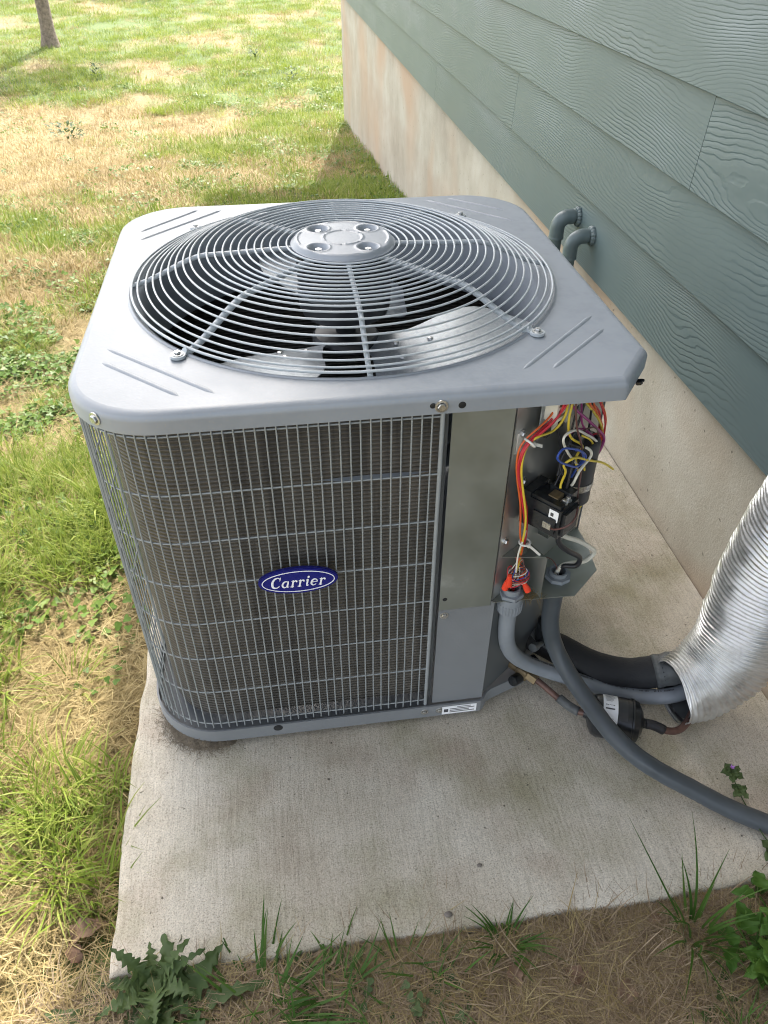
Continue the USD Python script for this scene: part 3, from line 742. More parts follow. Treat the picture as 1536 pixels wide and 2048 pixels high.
obj('drain_hole', lathe([(0, 0.0004), (0.007, 0.0004), (0.0085, 0)], 20, (-0.183, -0.4092, 0.037), (0, -1, 0)), M['black'], basep)
st = obj('data_label', box(0.1215, 0.187, -0.4102, -0.4094, 0.0195, 0.0415), M['white'], ac)
for k in range(3):
    obj('print_line', box(0.136, 0.183 - 0.01 * (k % 2), -0.4106, -0.41025, 0.024 + 0.0045 * k, 0.0258 + 0.0045 * k), M['ink'], st)
obj('print_line', box(0.150, 0.176, -0.4106, -0.41025, 0.0378, 0.0392), M['ink'], st)
obj('print_line', box(0.125, 0.133, -0.4106, -0.41025, 0.026, 0.0345), M['ink'], st)

# front corner panels
gal = obj('front_panel', box(0.1035, 0.1905, -0.4025, -0.4012, 0.298, 0.683), M['galv'], ac, 'bare galvanized upper panel with a dull greenish sheen')
obj('screw_hole', lathe([(0, 0.0005), (0.0028, 0.0005), (0.004, 0)], 16, (0.1125, -0.4026, 0.323), (0, -1, 0)), M['black'], gal)
obj('panel_flange', frame_box((0.1905, -0.4025, 0.298), (0.0012, 0.001, 0), (0.0, 0.0013, 0), (0, 0, 0.385)), M['galv'], gal)
low = obj('corner_post', box(0.1035, 0.1985, -0.4008, -0.3995, 0.046, 0.305), M['paint'], ac, 'painted gray lower panel')
obj('screw', hexbolt((0.1135, -0.4008, 0.283), (0, -1, 0), 0.0048, 0.003), M['screw'], low)
pxy = lambda t, off=0.0: np.array([*(PA + PD * t + PN * off), 0.0])


def pb(t0, t1, o0, o1, z0, z1):
    """a box in the frame of the slanted control panel: along it, out from it, height"""
    return frame_box([*(PA + PD * t0 + PN * o0), z0], [*(PD * (t1 - t0)), 0], [*(PN * (o1 - o0)), 0], [0, 0, z1 - z0])


ctl = obj('control_panel', pb(0.004, 0.262, -0.0015, 0.0, 0.305, 0.68), M['shiny'], ac, 'bare metal panel behind the wiring')
obj('service_panel', pb(0.010, 0.262, -0.0025, -0.001, 0.046, 0.305), M['darkpaint'], ac, 'dark gray panel with the refrigerant valves')
obj('side_panel', [box(0.3995, 0.4008, float(PE[1]) + 0.001, -0.18, 0.046, 0.682)], M['paint'], ac)
# shelf that carries the conduits
shelf = Polygon([(0.1935, -0.4035), (0.334, -0.4075), (0.3925, -0.3535), (0.3985, -0.28), tuple(PA + PD * 0.261 + PN * 0.0005), tuple(PA + PD * 0.004 + PN * 0.0005)])
FA, FB = np.array([0.2295, -0.389]), np.array([0.3195, -0.360])
shelf = shelf.difference(Point(*FB).buffer(0.0165)).difference(Point(*FA).buffer(0.0125))
obj('conduit_shelf', prism(shelf, 0.3045, 0.3058), M['galv'], ac)
# low-voltage bracket: side wall and small top plate
b0, b1 = np.array([0.2525, -0.353]), np.array([0.2745, -0.4035])
d = (b1 - b0)
brk = obj('wire_bracket', [frame_box((*b0, 0.3062), (*d, 0), (0.0012, 0.0005, 0), (0, 0, 0.0875))], M['galv'], ac)
tri = Polygon([(0.2035, -0.3905), (0.2735, -0.4015), (0.2515, -0.354)]).difference(Point(0.2365, -0.380).buffer(0.0105))
obj('bracket_top', prism(tri, 0.3942, 0.3954), M['galv'], brk)

# things on the control panel -------------------------------------------------
def pp(t, off, z):
    return np.array([*(PA + PD * t + PN * off), z])


for t, z in ((0.023, 0.627), (0.046, 0.530), (0.119, 0.490), (0.018, 0.427)):
    obj('screw', hexbolt(pp(t, 0, z), (*PN, 0), 0.0046, 0.005), M['screw'], ctl)
obj('hanging_clip', pb(0.012, 0.024, 0.0002, 0.0015, 0.598, 0.632), M['nylon'], ctl)
# control board on its stand-offs with relays
brd = obj('control_board', pb(0.045, 0.175, 0.012, 0.0138, 0.612, 0.682), M['pcb'], ac, 'circuit board under the top cover')
obj('relay', pb(0.052, 0.088, 0.0138, 0.033, 0.644, 0.680), M['ceramic'], brd)
obj('relay', pb(0.098, 0.126, 0.0138, 0.03, 0.645, 0.68), M['ceramic'], brd)
for k in range(4):
    obj('connector', pb(0.050 + 0.017 * k, 0.061 + 0.017 * k, 0.0138, 0.023, 0.616 + 0.003 * (k % 2), 0.632), M['ceramic'] if k % 2 else M['black'], brd)
for k in range(3):
    obj('terminal_mark', pb(0.056, 0.076 - 0.004 * k, 0.033, 0.0334, 0.650 + 0.009 * k, 0.654 + 0.009 * k), M['brass'], brd)
# contactor: black block standing out from the panel, terminals on top
con = obj('contactor', [pb(0.043, 0.090, 0.004, 0.018, 0.456, 0.520), pb(0.042, 0.088, 0.018, 0.074, 0.461, 0.513), pb(0.046, 0.084, 0.074, 0.080, 0.466, 0.507), pb(0.039, 0.0425, 0.028, 0.068, 0.468, 0.495),
                        pb(0.076, 0.092, 0.03, 0.068, 0.490, 0.524), pb(0.044, 0.056, 0.02, 0.070, 0.5125, 0.519)], M['black'], ac)
obj('contact_plate', pb(0.056, 0.074, 0.040, 0.056, 0.5132, 0.521), M['brass'], con)
obj('terminal_screw', hexbolt(pp(0.062, 0.064, 0.513), (0, 0, 1), 0.004, 0.008), M['screw'], con)
obj('terminal_screw', hexbolt(pp(0.073, 0.064, 0.513), (0, 0, 1), 0.004, 0.007), M['screw'], con)
obj('terminal_strip', pb(0.0375, 0.0395, 0.048, 0.062, 0.474, 0.485), M['screw'], con)
cl = obj('part_label', pb(0.0408, 0.0416, 0.054, 0.070, 0.491, 0.510), M['white'], con)
obj('print_line', pb(0.0403, 0.0407, 0.057, 0.062, 0.499, 0.505), M['ink'], cl)
obj('print_line', pb(0.0403, 0.0407, 0.057, 0.067, 0.4945, 0.496), M['ink'], cl)
obj('coil_core', pb(0.091, 0.108, 0.012, 0.05, 0.440, 0.500), M['galv'], con)
# run capacitor: round can with a strap
co = pp(0.152, 0.030, 0.455)
cap = obj('run_capacitor', lathe([(0, 0), (0.026, 0), (0.028, 0.003), (0.028, 0.112), (0.026, 0.116), (0.022, 0.117), (0.021, 0.113), (0, 0.113)], 36, co), M['motor'], ac, 'dark round capacitor can')
obj('strap', lathe([(0.0283, 0.03), (0.0292, 0.03), (0.0292, 0.042), (0.0283, 0.042)], 36, co), M['screw'], cap)
obj('mounting_bracket', pb(0.118, 0.19, 0.0005, 0.02, 0.38, 0.45), M['galv'], ac)
for k, (dx, dy) in enumerate(((0.01, 0), (-0.008, 0.008), (-0.006, -0.01))):
    obj('terminal', box(co[0] + dx - 0.003, co[0] + dx + 0.003, co[1] + dy - 0.001, co[1] + dy + 0.001, co[2] + 0.113, co[2] + 0.126), M['screw'], cap)

# wiring: every lead is a part; coordinates along the panel, out from it, height
LEADS = [
    ('red', 0.0021, [(0.08, .03, .69), (.063, .03, .665), (.046, .025, .644), (.015, .02, .631), (.004, .016, .616), (.001, .014, .591), (.011, .014, .555), (.025, .016, .51), (.038, .018, .463), (.041, .02, .427), (.042, .016, .404), (.040, .015, .38), (.037, .015, .345)]),
    ('red', 0.0021, [(.06, .035, .69), (.06, .035, .664), (.046, .03, .644), (.014, .024, .632), (.002, .02, .618), (0, .018, .592), (.009, .018, .557), (.027, .02, .511), (.041, .02, .463), (.044, .02, .425), (.045, .017, .404), (.043, .016, .38), (.040, .015, .35)]),
    ('yellow', 0.0021, [(.071, .035, .675), (.067, .035, .643), (.055, .03, .630), (.018, .026, .634), (.009, .02, .622), (.001, .02, .598), (.008, .02, .562), (.021, .022, .516), (.03, .024, .473), (.034, .022, .433), (.041, .018, .410), (.040, .018, .385), (.035, .017, .35)]),
    ('orange', 0.0018, [(.067, .028, .685), (.051, .026, .658), (.026, .022, .644), (.004, .014, .626), (-.002, .013, .604), (.006, .014, .559), (.022, .014, .511), (.028, .016, .471), (.033, .018, .434), (.040, .020, .410), (.038, .018, .385), (.041, .017, .34)]),
    ('red', 0.0018, [(.075, .04, .688), (.055, .036, .66), (.03, .028, .640), (.004, .018, .620), (-.003, .017, .596), (.013, .018, .54), (.034, .022, .475), (.036, .02, .43), (.042, .015, .404), (.040, .014, .37), (.036, .015, .34)]),
    ('white', 0.0017, [(.038, .022, .45), (.034, .021, .425), (.030, .02, .405), (.027, .022, .38), (.032, .02, .355), (.036, .016, .34)]),
    ('yellow', 0.0022, [(.082, .04, .69), (.076, .04, .655), (.074, .042, .636), (.084, .045, .611), (.1, .05, .597), (.114, .05, .58), (.103, .05, .575), (.106, .05, .554), (.137, .045, .516), (.169, .04, .476), (.19, .035, .447), (.188, .035, .426), (.165, .03, .418)]),
    ('yellow', 0.0022, [(.105, .03, .68), (.154, .03, .624), (.193, .03, .584), (.218, .03, .544), (.22, .03, .523), (.187, .035, .531), (.146, .04, .549)]),
    ('yellow', 0.0022, [(.07, .05, .53), (.072, .05, .545), (.065, .055, .569), (.058, .055, .582), (.063, .06, .59), (.085, .06, .583), (.119, .06, .561), (.164, .06, .534), (.194, .06, .512), (.219, .06, .491)]),
    ('yellow', 0.0022, [(.127, .05, .56), (.143, .05, .515), (.172, .045, .466), (.179, .04, .434), (.171, .035, .418), (.15, .03, .415)]),
    ('orange', 0.0022, [(.136, .03, .675), (.171, .03, .616), (.196, .03, .584), (.211, .03, .555), (.202, .03, .545), (.18, .032, .55)]),
    ('orange', 0.0022, [(.116, .035, .68), (.169, .03, .613), (.205, .026, .575), (.218, .026, .541), (.2, .03, .535)]),
    ('red', 0.0021, [(.126, .032, .68), (.165, .028, .625), (.2, .026, .59), (.214, .024, .55), (.205, .03, .525), (.18, .035, .54)]),
    ('purple', 0.0026, [(.076, .03, .68), (.094, .035, .653), (.124, .04, .625), (.17, .045, .582), (.194, .045, .553), (.19, .045, .54), (.185, .04, .52)]),
    ('brown', 0.0017, [(.074, .045, .69), (.075, .05, .656), (.078, .055, .632), (.097, .055, .601), (.112, .055, .562), (.108, .06, .53), (.1, .065, .51), (.07, .084, .505), (.042, .090, .500), (.033, .075, .487), (.036, .064, .481)]),
    ('blue', 0.0020, [(.075, .06, .601), (.098, .06, .586), (.111, .06, .567), (.098, .06, .563), (.067, .06, .578), (.038, .06, .599), (.025, .06, .616), (.032, .06, .622), (.053, .06, .615), (.074, .063, .604), (.107, .058, .57), (.112, .05, .546), (.098, .05, .535)]),
    ('white', 0.0023, [(.111, .05, .551), (.075, .05, .59), (.06, .05, .61), (.052, .05, .629), (.074, .05, .63), (.115, .05, .605), (.152, .05, .576), (.166, .05, .558), (.152, .042, .56)]),
    ('white', 0.0026, [(.106, .06, .59), (.124, .06, .561), (.102, .06, .552), (.092, .06, .54), (.094, .055, .525)]),
    ('black', 0.0022, [(.135, .03, .67), (.126, .03, .607), (.107, .03, .575), (.094, .03, .555), (.09, .045, .535)]),
    ('black', 0.0022, [(.15, .03, .67), (.16, .03, .62), (.166, .03, .57)]),
    ('black', 0.0022, [(.095, .05, .575), (.082, .055, .555), (.08, .055, .528)]),
    ('black', 0.0016, [(.104, .04, .57), (.081, .04, .545), (.07, .04, .53)]),
    ('purple', 0.0020, [(.1, .03, .6), (.13, .035, .60), (.16, .038, .575), (.175, .04, .555), (.165, .04, .545)]),
    ('orange', 0.0018, [(.17, .035, .565), (.19, .04, .56), (.196, .042, .545), (.182, .042, .538), (.165, .04, .55)]),
    ('red', 0.0018, [(.16, .035, .57), (.18, .04, .57), (.192, .04, .555), (.18, .04, .54)]),
    ('purple', 0.0018, [(.10, .028, .68), (.118, .034, .645), (.128, .036, .61), (.15, .04, .585), (.165, .046, .562), (.15, .05, .548)]),
    ('red', 0.0017, [(.145, .026, .68), (.176, .03, .63), (.207, .03, .588), (.222, .03, .552), (.214, .034, .528), (.192, .04, .528), (.17, .04, .54)]),
    ('orange', 0.0017, [(.15, .022, .68), (.18, .026, .634), (.21, .028, .592), (.225, .028, .556), (.21, .03, .532), (.185, .036, .536)]),
    ('yellow', 0.0018, [(.115, .045, .60), (.135, .05, .585), (.152, .048, .562), (.146, .046, .545)]),
    ('brown', 0.0016, [(.12, .04, .60), (.145, .045, .60), (.168, .045, .58), (.176, .044, .556), (.16, .042, .545)]),
    ('black', 0.0020, [(.06, .02, .68), (.07, .02, .64), (.09, .022, .60), (.10, .025, .565), (.092, .03, .53)]),
    ('black', 0.0019, [(.125, .025, .67), (.12, .026, .62), (.112, .03, .585), (.118, .034, .565)]),
    ('black', 0.0045, [(.066, .055, .468), (.072, .06, .443), (.078, .062, .422), (.092, .07, .403), (.122, .075, .375), (.138, .075, .353), (.136, .07, .338), (.126, .056, .336), (.126, .050, .322), (.1265, .0485, .29)]),
    ('white', 0.0040, [(.088, .045, .462), (.100, .05, .42), (.131, .06, .395), (.155, .07, .375), (.177, .075, .353), (.188, .075, .336), (.178, .072, .327), (.151, .066, .333), (.127, .054, .336), (.1225, .0475, .322), (.123, .0465, .29)]),
    ('brown', 0.0012, [(.085, .004, .352), (.10, .02, .352), (.112, .035, .348), (.119, .046, .33), (.121, .049, .30)]),
]
for c, r, pts in LEADS:
    P_ = spline([pp(*q) for q in pts], 9 * len(pts))
    obj(c + '_wire', tube(P_, r * (0.86 if r < 0.003 else 1.0), 8), M['w_' + c], ac, smooth=True)
# zip ties
for t, o, z, tail in ((0.012, 0.021, 0.6265, (0.035, 0.025, 0.612)), (0.0405, 0.022, 0.424, (0.058, 0.040, 0.398))):
    c = pp(t, o, z)
    if z > 0.5:
        ax = pp(0.0, 0.02, 0.61) - pp(0.03, 0.026, 0.638)
    else:
        ax = np.array([0.05, 0, -1.0])
    ax /= np.linalg.norm(ax)
    e1 = np.cross(ax, [0.3, 0.5, 1.0]); e1 /= np.linalg.norm(e1); e2 = np.cross(ax, e1)
    tie = obj('cable_tie', tube([c + 0.0085 * (math.cos(a) * e1 + math.sin(a) * e2) for a in np.linspace(0, 2 * PI, 24, endpoint=False)], 0.0019, 6, closed=True), M['nylon'], ac, smooth=True)
    tl = pp(*tail) - c; L = np.linalg.norm(tl); tl /= L
    obj('tie_tail', frame_box(c + tl * 0.007 - np.array([0, 0, 0.0025]), tl * (L - 0.004), (0.0012, -0.0012, 0), (0, 0.0008, 0.005)), M['nylon'], tie)
    obj('tie_head', basis(cbox(0.008, 0.007, 0.006, 0.0012), c + tl * 0.0095, tl, np.cross([0, 0, 1.0], tl) / np.linalg.norm(np.cross([0, 0, 1.0], tl)), np.cross(tl, np.cross([0, 0, 1.0], tl) / np.linalg.norm(np.cross([0, 0, 1.0], tl)))), M['nylon'], tie)
# low-voltage splices: thin leads coiled over the fitting, with wire nuts
r2 = np.random.default_rng(5)
c0 = np.array([FA[0] + 0.004, FA[1] - 0.003, 0.346])
for k, c in enumerate(['white', 'red', 'brown', 'white', 'pink', 'blue', 'red', 'white', 'orange', 'brown']):
    ph = r2.uniform(0, 2 * PI); tilt = r2.normal(0, 0.35, 2); rad = r2.uniform(0.011, 0.022)
    pts = [(FA[0] + r2.normal(0, 0.003), FA[1] + r2.normal(0, 0.003), 0.30), (FA[0] + r2.normal(0, 0.003), FA[1] + r2.normal(0, 0.003), 0.325)]
    for a in np.linspace(0, r2.uniform(1.1, 1.8) * PI, 8):
        x, y = rad * math.cos(ph + a) * 0.9, rad * math.sin(ph + a) * 0.45
        pts.append((c0[0] + x, c0[1] + y - 0.004, c0[2] + 0.35 * rad * math.sin(ph + a) + x * tilt[0] + y * tilt[1] + 0.004 * k * 0.6))
    pts.append((FA[0] + r2.normal(0.005, 0.004), FA[1] + r2.normal(0.004, 0.003), 0.385 + r2.uniform(-0.01, 0.01)))
    obj('thin_' + c + '_wire', tube(spline(pts, 60), 0.00085, 6), M['w_' + c], ac, smooth=True)
for (x, y, z), ax, L in (((0.2165, -0.4035, 0.366), (0.05, 0.1, -1), 0.026), ((0.2145, -0.4005, 0.350), (-0.05, 0.1, -0.9), 0.020), ((0.243, -0.398, 0.342), (0.40, -0.15, -0.8), 0.022), ((0.240, -0.392, 0.352), (0.3, 0.1, -1), 0.018)):
    nut = lathe([(0, 0), (0.0036, 0.001), (0.0042, L * 0.3), (0.0055, L * 0.72), (0.0057, L), (0.004, L), (0, L * 0.9)], 12, (x, y, z), ax)
    obj('wire_nut', nut, M['nut'], ac)

# emblem: blue oval with a raised white line and name
EC = np.array([-0.121, -0.4065, 0.4065])
em = affinity.scale(Point(0, 0).buffer(1, 48), 0.0605, 0.0262)


def on_front(m, y):
    v = m.vertices
    m = m.copy(); m.vertices = np.c_[EC[0] + v[:, 0], y - v[:, 2], EC[2] + v[:, 1]]
    return m


plate = obj('emblem', [on_front(prism(em, 0, 0.0045), EC[1]), on_front(prism(em.buffer(-0.0015), 0.0045, 0.0058), EC[1])], M['navy'], ac, 'navy blue oval emblem with white lettering')
ln = affinity.scale(Point(0, 0).buffer(1, 48), 0.0553, 0.0212)
obj('emblem_border', on_front(prism(ln.difference(ln.buffer(-0.0013)), 0.0055, 0.0064), EC[1]), M['silver'], plate)


def stroke(pts, w0, w1=None):
    """a pen stroke whose width runs from w0 to w1"""
    w1 = w0 if w1 is None else w1
    pts = spline(pts, 24) if len(pts) > 2 else np.array([np.array(pts[0]) + (np.array(pts[1]) - np.array(pts[0])) * t for t in np.linspace(0, 1, 6)])
    ws = np.linspace(w0, w1, len(pts)) if np.ndim(w0) == 0 else np.interp(np.linspace(0, 1, len(pts)), np.linspace(0, 1, len(w0)), w0)
    parts = [MultiHull(pts[i], ws[i], pts[i + 1], ws[i + 1]) for i in range(len(pts) - 1)]
    return unary_union(parts)


def MultiHull(a, ra, b, rb):
    return unary_union([Point(*a).buffer(ra / 2, 8), Point(*b).buffer(rb / 2, 8)]).convex_hull


def arc(cx, cy, rx, ry, a0, a1, n=9):
    return [(cx + rx * math.cos(math.radians(a)), cy + ry * math.sin(math.radians(a))) for a in np.linspace(a0, a1, n)]


def glyph_C():
    return unary_union([stroke(arc(0.40, 0.5, 0.36, 0.47, 48, 320), [0.06, 0.09, 0.17, 0.19, 0.17, 0.09, 0.05]), stroke([(0.66, 0.98), (0.64, 0.66)], 0.06, 0.03)]), 0.80


def glyph_a():
    return unary_union([stroke(arc(0.27, 0.30, 0.23, 0.28, 60, 300), [0.06, 0.12, 0.15, 0.12, 0.06]), stroke([(0.40, 0.54), (0.47, 0.56), (0.47, 0.25), (0.49, 0.05), (0.60, 0.06)], [0.06, 0.11, 0.15, 0.13, 0.04]), stroke([(0.38, 0.06), (0.47, 0.18)], 0.05, 0.06), stroke([(0.38, 0.54), (0.46, 0.50)], 0.06)]), 0.66


def glyph_r():
    return unary_union([stroke([(0.02, 0.55), (0.14, 0.57)], 0.05), stroke([(0.15, 0.57), (0.15, 0.03)], 0.15), stroke([(0.02, 0.025), (0.27, 0.025)], 0.05), stroke([(0.17, 0.38), (0.26, 0.54), (0.38, 0.57), (0.44, 0.50)], [0.05, 0.07, 0.10, 0.13])]), 0.52


def glyph_i():
    return unary_union([stroke([(0.02, 0.55), (0.14, 0.57)], 0.05), stroke([(0.15, 0.57), (0.15, 0.12), (0.19, 0.03), (0.29, 0.07)], [0.15, 0.15, 0.13, 0.04]), Point(0.17, 0.83).buffer(0.095)]), 0.36


def glyph_e():
    return unary_union([stroke(arc(0.29, 0.30, 0.24, 0.28, 8, 318), [0.07, 0.08, 0.12, 0.15, 0.14, 0.08, 0.04]), stroke([(0.08, 0.31), (0.52, 0.34)], 0.055)]), 0.62


x = 0.0
letters = []
for g in (glyph_C, glyph_a, glyph_r, glyph_r, glyph_i, glyph_e, glyph_r):
    sh, adv = g()
    letters.append(affinity.affine_transform(sh, [1, 0.24, 0, 1, x, 0])); x += adv + 0.085
word = unary_union(letters)
bx = word.bounds
sc = 0.083 / (bx[2] - bx[0])
sy_ = 0.0232 / (bx[3] - bx[1])
for k, lsh in enumerate(letters):
    lsh = affinity.translate(lsh, -(bx[0] + bx[2]) / 2, -(bx[1] + bx[3]) / 2)
    lsh = affinity.scale(lsh, sc, sy_, origin=(0, 0)).buffer(0)
    ms = [prism(g, 0.0055, 0.0064) for g in getattr(lsh, 'geoms', [lsh])]
    obj('letter', on_front(cat_(ms), EC[1]), M['silver'], plate, smooth=False)
# ================================================================== CONDUITS, LINES, DUCT, PIPES
SH = 0.3058
ca = thing('conduit', 'light gray plastic conduit curving from the corner bracket into the foil duct', 'conduit', group=None)
pathA = spline([(*FA, 0.29), (*FA, 0.25), (0.2318, -0.3885, 0.205), (0.247, -0.381, 0.150), (0.281, -0.371, 0.100), (0.335, -0.371, 0.062), (0.400, -0.385, 0.036), (0.465, -0.410, 0.024), (0.540, -0.436, 0.030), (0.60, -0.440, 0.055)], 60)
obj('pipe', tube(pathA, 0.0146, 20), M['conduit'], ca, smooth=True)
fitA = obj('fitting', [lathe([(0.0118, 0.0175), (0.0145, 0.0175), (0.0145, 0.0)], 28, (*FA, SH)), lathe([(0.0118, 0.0175), (0.0115, -0.03)], 28, (*FA, SH)), lathe([(0.0146, 0.0065), (0.021, 0.006), (0.0215, 0.0)], 6, (*FA, SH)),
                       lathe([(0.0165, -0.036), (0.0205, -0.036), (0.0212, -0.032), (0.0212, -0.014), (0.0198, -0.012), (0.0198, -0.0015), (0.01, -0.0013)], 28, (*FA, SH))], M['conduit'], ca, smooth=35)
for k in range(26):
    a = k * 2 * PI / 26
    c = np.array([FA[0] + 0.0212 * math.cos(a), FA[1] + 0.0212 * math.sin(a)])
    obj('grip_rib', tube([(*c, SH - 0.0325), (*c, SH - 0.0145)], 0.0009, 5), M['conduit'], fitA, smooth=45)
# faint printing along the pipe: short dark dashes lying on its upper side
pr = np.random.default_rng(12)
n_ = 0
for i in range(24, 55):
    if i in (31, 39, 40, 46, 50):
        continue
    p, q = pathA[i], pathA[i + 1]
    for u in (0.05, 0.3, 0.55, 0.8):
        if pr.random() < 0.25:
            continue
        c = p + (q - p) * u; t = (q - p) / np.linalg.norm(q - p)
        side = np.cross(t, [0, 0, 1.0]); side /= np.linalg.norm(side); upv = np.cross(side, t)
        if side[1] > 0:
            side = -side
        nn = 0.99 * upv - 0.12 * side; nn /= np.linalg.norm(nn); w = np.cross(nn, t)
        obj('print_mark', frame_box(c + nn * 0.0144 - w * 0.0018, t * 0.0016, w * 0.0036, nn * 0.0004), M['ink'], ca, smooth=False)

cb = thing('conduit', 'dark gray flexible conduit dropping from the metal shelf and looping across the pad', 'conduit')
pathB = spline([(*FB, 0.285), (*FB, 0.25), (0.3215, -0.362, 0.20), (0.331, -0.374, 0.150), (0.352, -0.410, 0.108), (0.375, -0.468, 0.088), (0.402, -0.545, 0.080), (0.446, -0.592, 0.062), (0.513, -0.629, 0.034), (0.57, -0.667, 0.020), (0.63, -0.706, 0.018), (0.69, -0.755, 0.019), (0.728, -0.86, 0.06), (0.742, -0.93, 0.20), (0.742, -0.95, 0.5), (0.742, -0.95, 0.9)], 110)
rB = 0.0160 + 0.00022 * np.sin(np.arange(110) * 2.1)
obj('pipe', tube(pathB, rB, 20), M['liquidtight'], cb, smooth=True)
obj('fitting', [lathe([(0.0125, 0.016), (0.0155, 0.016), (0.0155, 0.0)], 28, (*FB, SH)), lathe([(0.0125, 0.016), (0.012, -0.03)], 28, (*FB, SH)), lathe([(0.0156, 0.0085), (0.0225, 0.008), (0.023, 0.001), (0.022, 0.0)], 8, (*FB, SH)),
                lathe([(0.0185, -0.028), (0.0215, -0.028), (0.0215, -0.0015), (0.01, -0.0013)], 28, (*FB, SH))], M['conduit'], cb, smooth=35)

# insulated suction line
sl = thing('suction_line', 'thick black foam insulated refrigerant line between the service valve and the foil duct', 'refrigerant line')
pathS = spline([(0.318, -0.272, 0.070), (0.350, -0.299, 0.062), (0.392, -0.327, 0.050), (0.440, -0.362, 0.043), (0.50, -0.387, 0.046), (0.555, -0.398, 0.06), (0.61, -0.412, 0.09)], 44)
q = meshkit.fbm(pathS * 40, 3, 3)
obj('foam_sleeve', tube(pathS, 0.0305 + 0.003 * (q - 0.5), 24), M['insul'], sl, smooth=True)
i0 = 33
obj('tape_wrap', tube(pathS[i0:i0 + 8], 0.0318 + 0.0012 * np.sin(np.arange(8) * 2.0), 20), M['tape'], sl, smooth=True)
# service valves on the dark panel
vlv = thing('service_valve', 'dark capped suction service valve at the foot of the dark panel above the black line', 'valve')
vb = pp(0.172, 0.0, 0.085)
obj('body', [lathe([(0, 0), (0.013, 0), (0.013, 0.045), (0, 0.045)], 20, vb, (*PN, 0)), lathe([(0, 0), (0.017, 0), (0.017, 0.02), (0, 0.02)], 6, vb + np.array([*(PN * 0.02), 0.002]), (*PN, 0))], M['darkpaint'], vlv)
obj('cap', lathe([(0, 0.052), (0.017, 0.05), (0.0205, 0.046), (0.021, 0.02), (0.021, 0.0), (0, 0)], 24, vb + np.array([*(PN * 0.026), 0.006])), M['black'], vlv)
obj('schrader_port', [lathe([(0, 0.03), (0.006, 0.03), (0.006, 0)], 12, vb + np.array([*(PN * 0.03 - PD * 0.02), 0.01]), (-0.6, -0.5, 0.35)), lathe([(0, 0.038), (0.0085, 0.037), (0.0085, 0.022), (0, 0.021)], 12, vb + np.array([*(PN * 0.03 - PD * 0.02), 0.01]), (-0.6, -0.5, 0.35))], M['darkpaint'], vlv)
v2 = thing('service_valve', 'dull brass liquid service valve with black cap beside the base flange', 'valve')
wb = pp(0.102, 0.0, 0.055)
fd = np.array([0.62, -0.70, -0.12]); fd /= np.linalg.norm(fd)
obj('body', [lathe([(0, 0), (0.010, 0), (0.010, 0.03), (0, 0.03)], 18, wb, (*PN, 0)), basis(cbox(0.026, 0.024, 0.026, 0.003), wb + np.array([*(PN * 0.03), 0]), np.array([*PD, 0]), np.array([*PN, 0]), np.array([0, 0, 1.0])),
             lathe([(0, 0), (0.0115, 0), (0.0115, 0.022), (0, 0.022)], 6, wb + np.array([*(PN * 0.038), 0]), fd)], M['brass'], v2)
obj('cap', lathe([(0, 0.024), (0.010, 0.023), (0.0112, 0.02), (0.0112, 0), (0, 0)], 16, wb + np.array([*(PN * 0.03 + PD * 0.012), 0.006]), (0.75, 0.35, 0.3)), M['black'], v2)
obj('cap', lathe([(0, 0.022), (0.010, 0.021), (0.011, 0.018), (0.011, 0), (0, 0)], 16, wb + np.array([*(PN * 0.03 - PD * 0.014), -0.006]), (-0.6, -0.4, 0.2)), M['black'], v2)

# liquid line with the filter drier
ll = thing('liquid_line', 'thin brown copper line running from the brass valve through the black filter drier', 'refrigerant line')
DA, DB = np.array([0.377, -0.4585, 0.043]), np.array([0.478, -0.4965, 0.043])
ax = (DB - DA) / np.linalg.norm(DB - DA)
w0 = wb + np.array([*(PN * 0.038), 0])
obj('pipe', tube(spline([w0 + fd * 0.012, w0 + fd * 0.035, (0.335, -0.415, 0.046), (0.362, -0.450, 0.043), DA - ax * 0.006, DA + ax * 0.01], 30), 0.0062, 12), M['copper'], ll, 'reddish brown copper pipe', smooth=True)
obj('pipe', tube(spline([DB - ax * 0.01, DB + ax * 0.012, (0.520, -0.514, 0.036), (0.548, -0.510, 0.032), (0.578, -0.486, 0.044), (0.615, -0.455, 0.075)], 30), 0.0068, 12), M['copper'], ll, smooth=True)
obj('tape_wrap', tube(spline([(0.342, -0.423, 0.0457), (0.356, -0.442, 0.0435), DA - ax * 0.008], 12), 0.0088, 14), M['tape'], ll, smooth=True)
obj('tape_wrap', tube(spline([DB + ax * 0.004, DB + ax * 0.014, (0.512, -0.512, 0.037)], 12), 0.0092, 14), M['blackmat'], ll, smooth=True)
fdr = thing('filter_drier', 'black cylindrical filter drier with white paper label lying on the pad under the conduits', 'filter drier')
RD = 0.0395
L = float(np.linalg.norm(DB - DA))
body = lathe([(0, 0), (0.009, 0.0), (0.0105, 0.006), (0.024, 0.010), (RD - 0.004, 0.017), (RD, 0.025), (RD, L - 0.026), (RD + 0.0012, L - 0.025), (RD + 0.0012, L - 0.022), (RD, L - 0.021), (RD - 0.003, L - 0.012), (0.022, L - 0.004), (0.010, L - 0.001), (0.0085, L + 0.004), (0, L + 0.004)], 40, DA, ax)
obj('shell', body, M['black'], fdr, smooth=35)
ez = ax; ex = np.cross(ez, [0, 0, 1.0]); ex /= np.linalg.norm(ex)
if ex[1] > 0:
    ex = -ex
ey = np.cross(ex, ez)
if ey[2] < 0:
    ey = -ey


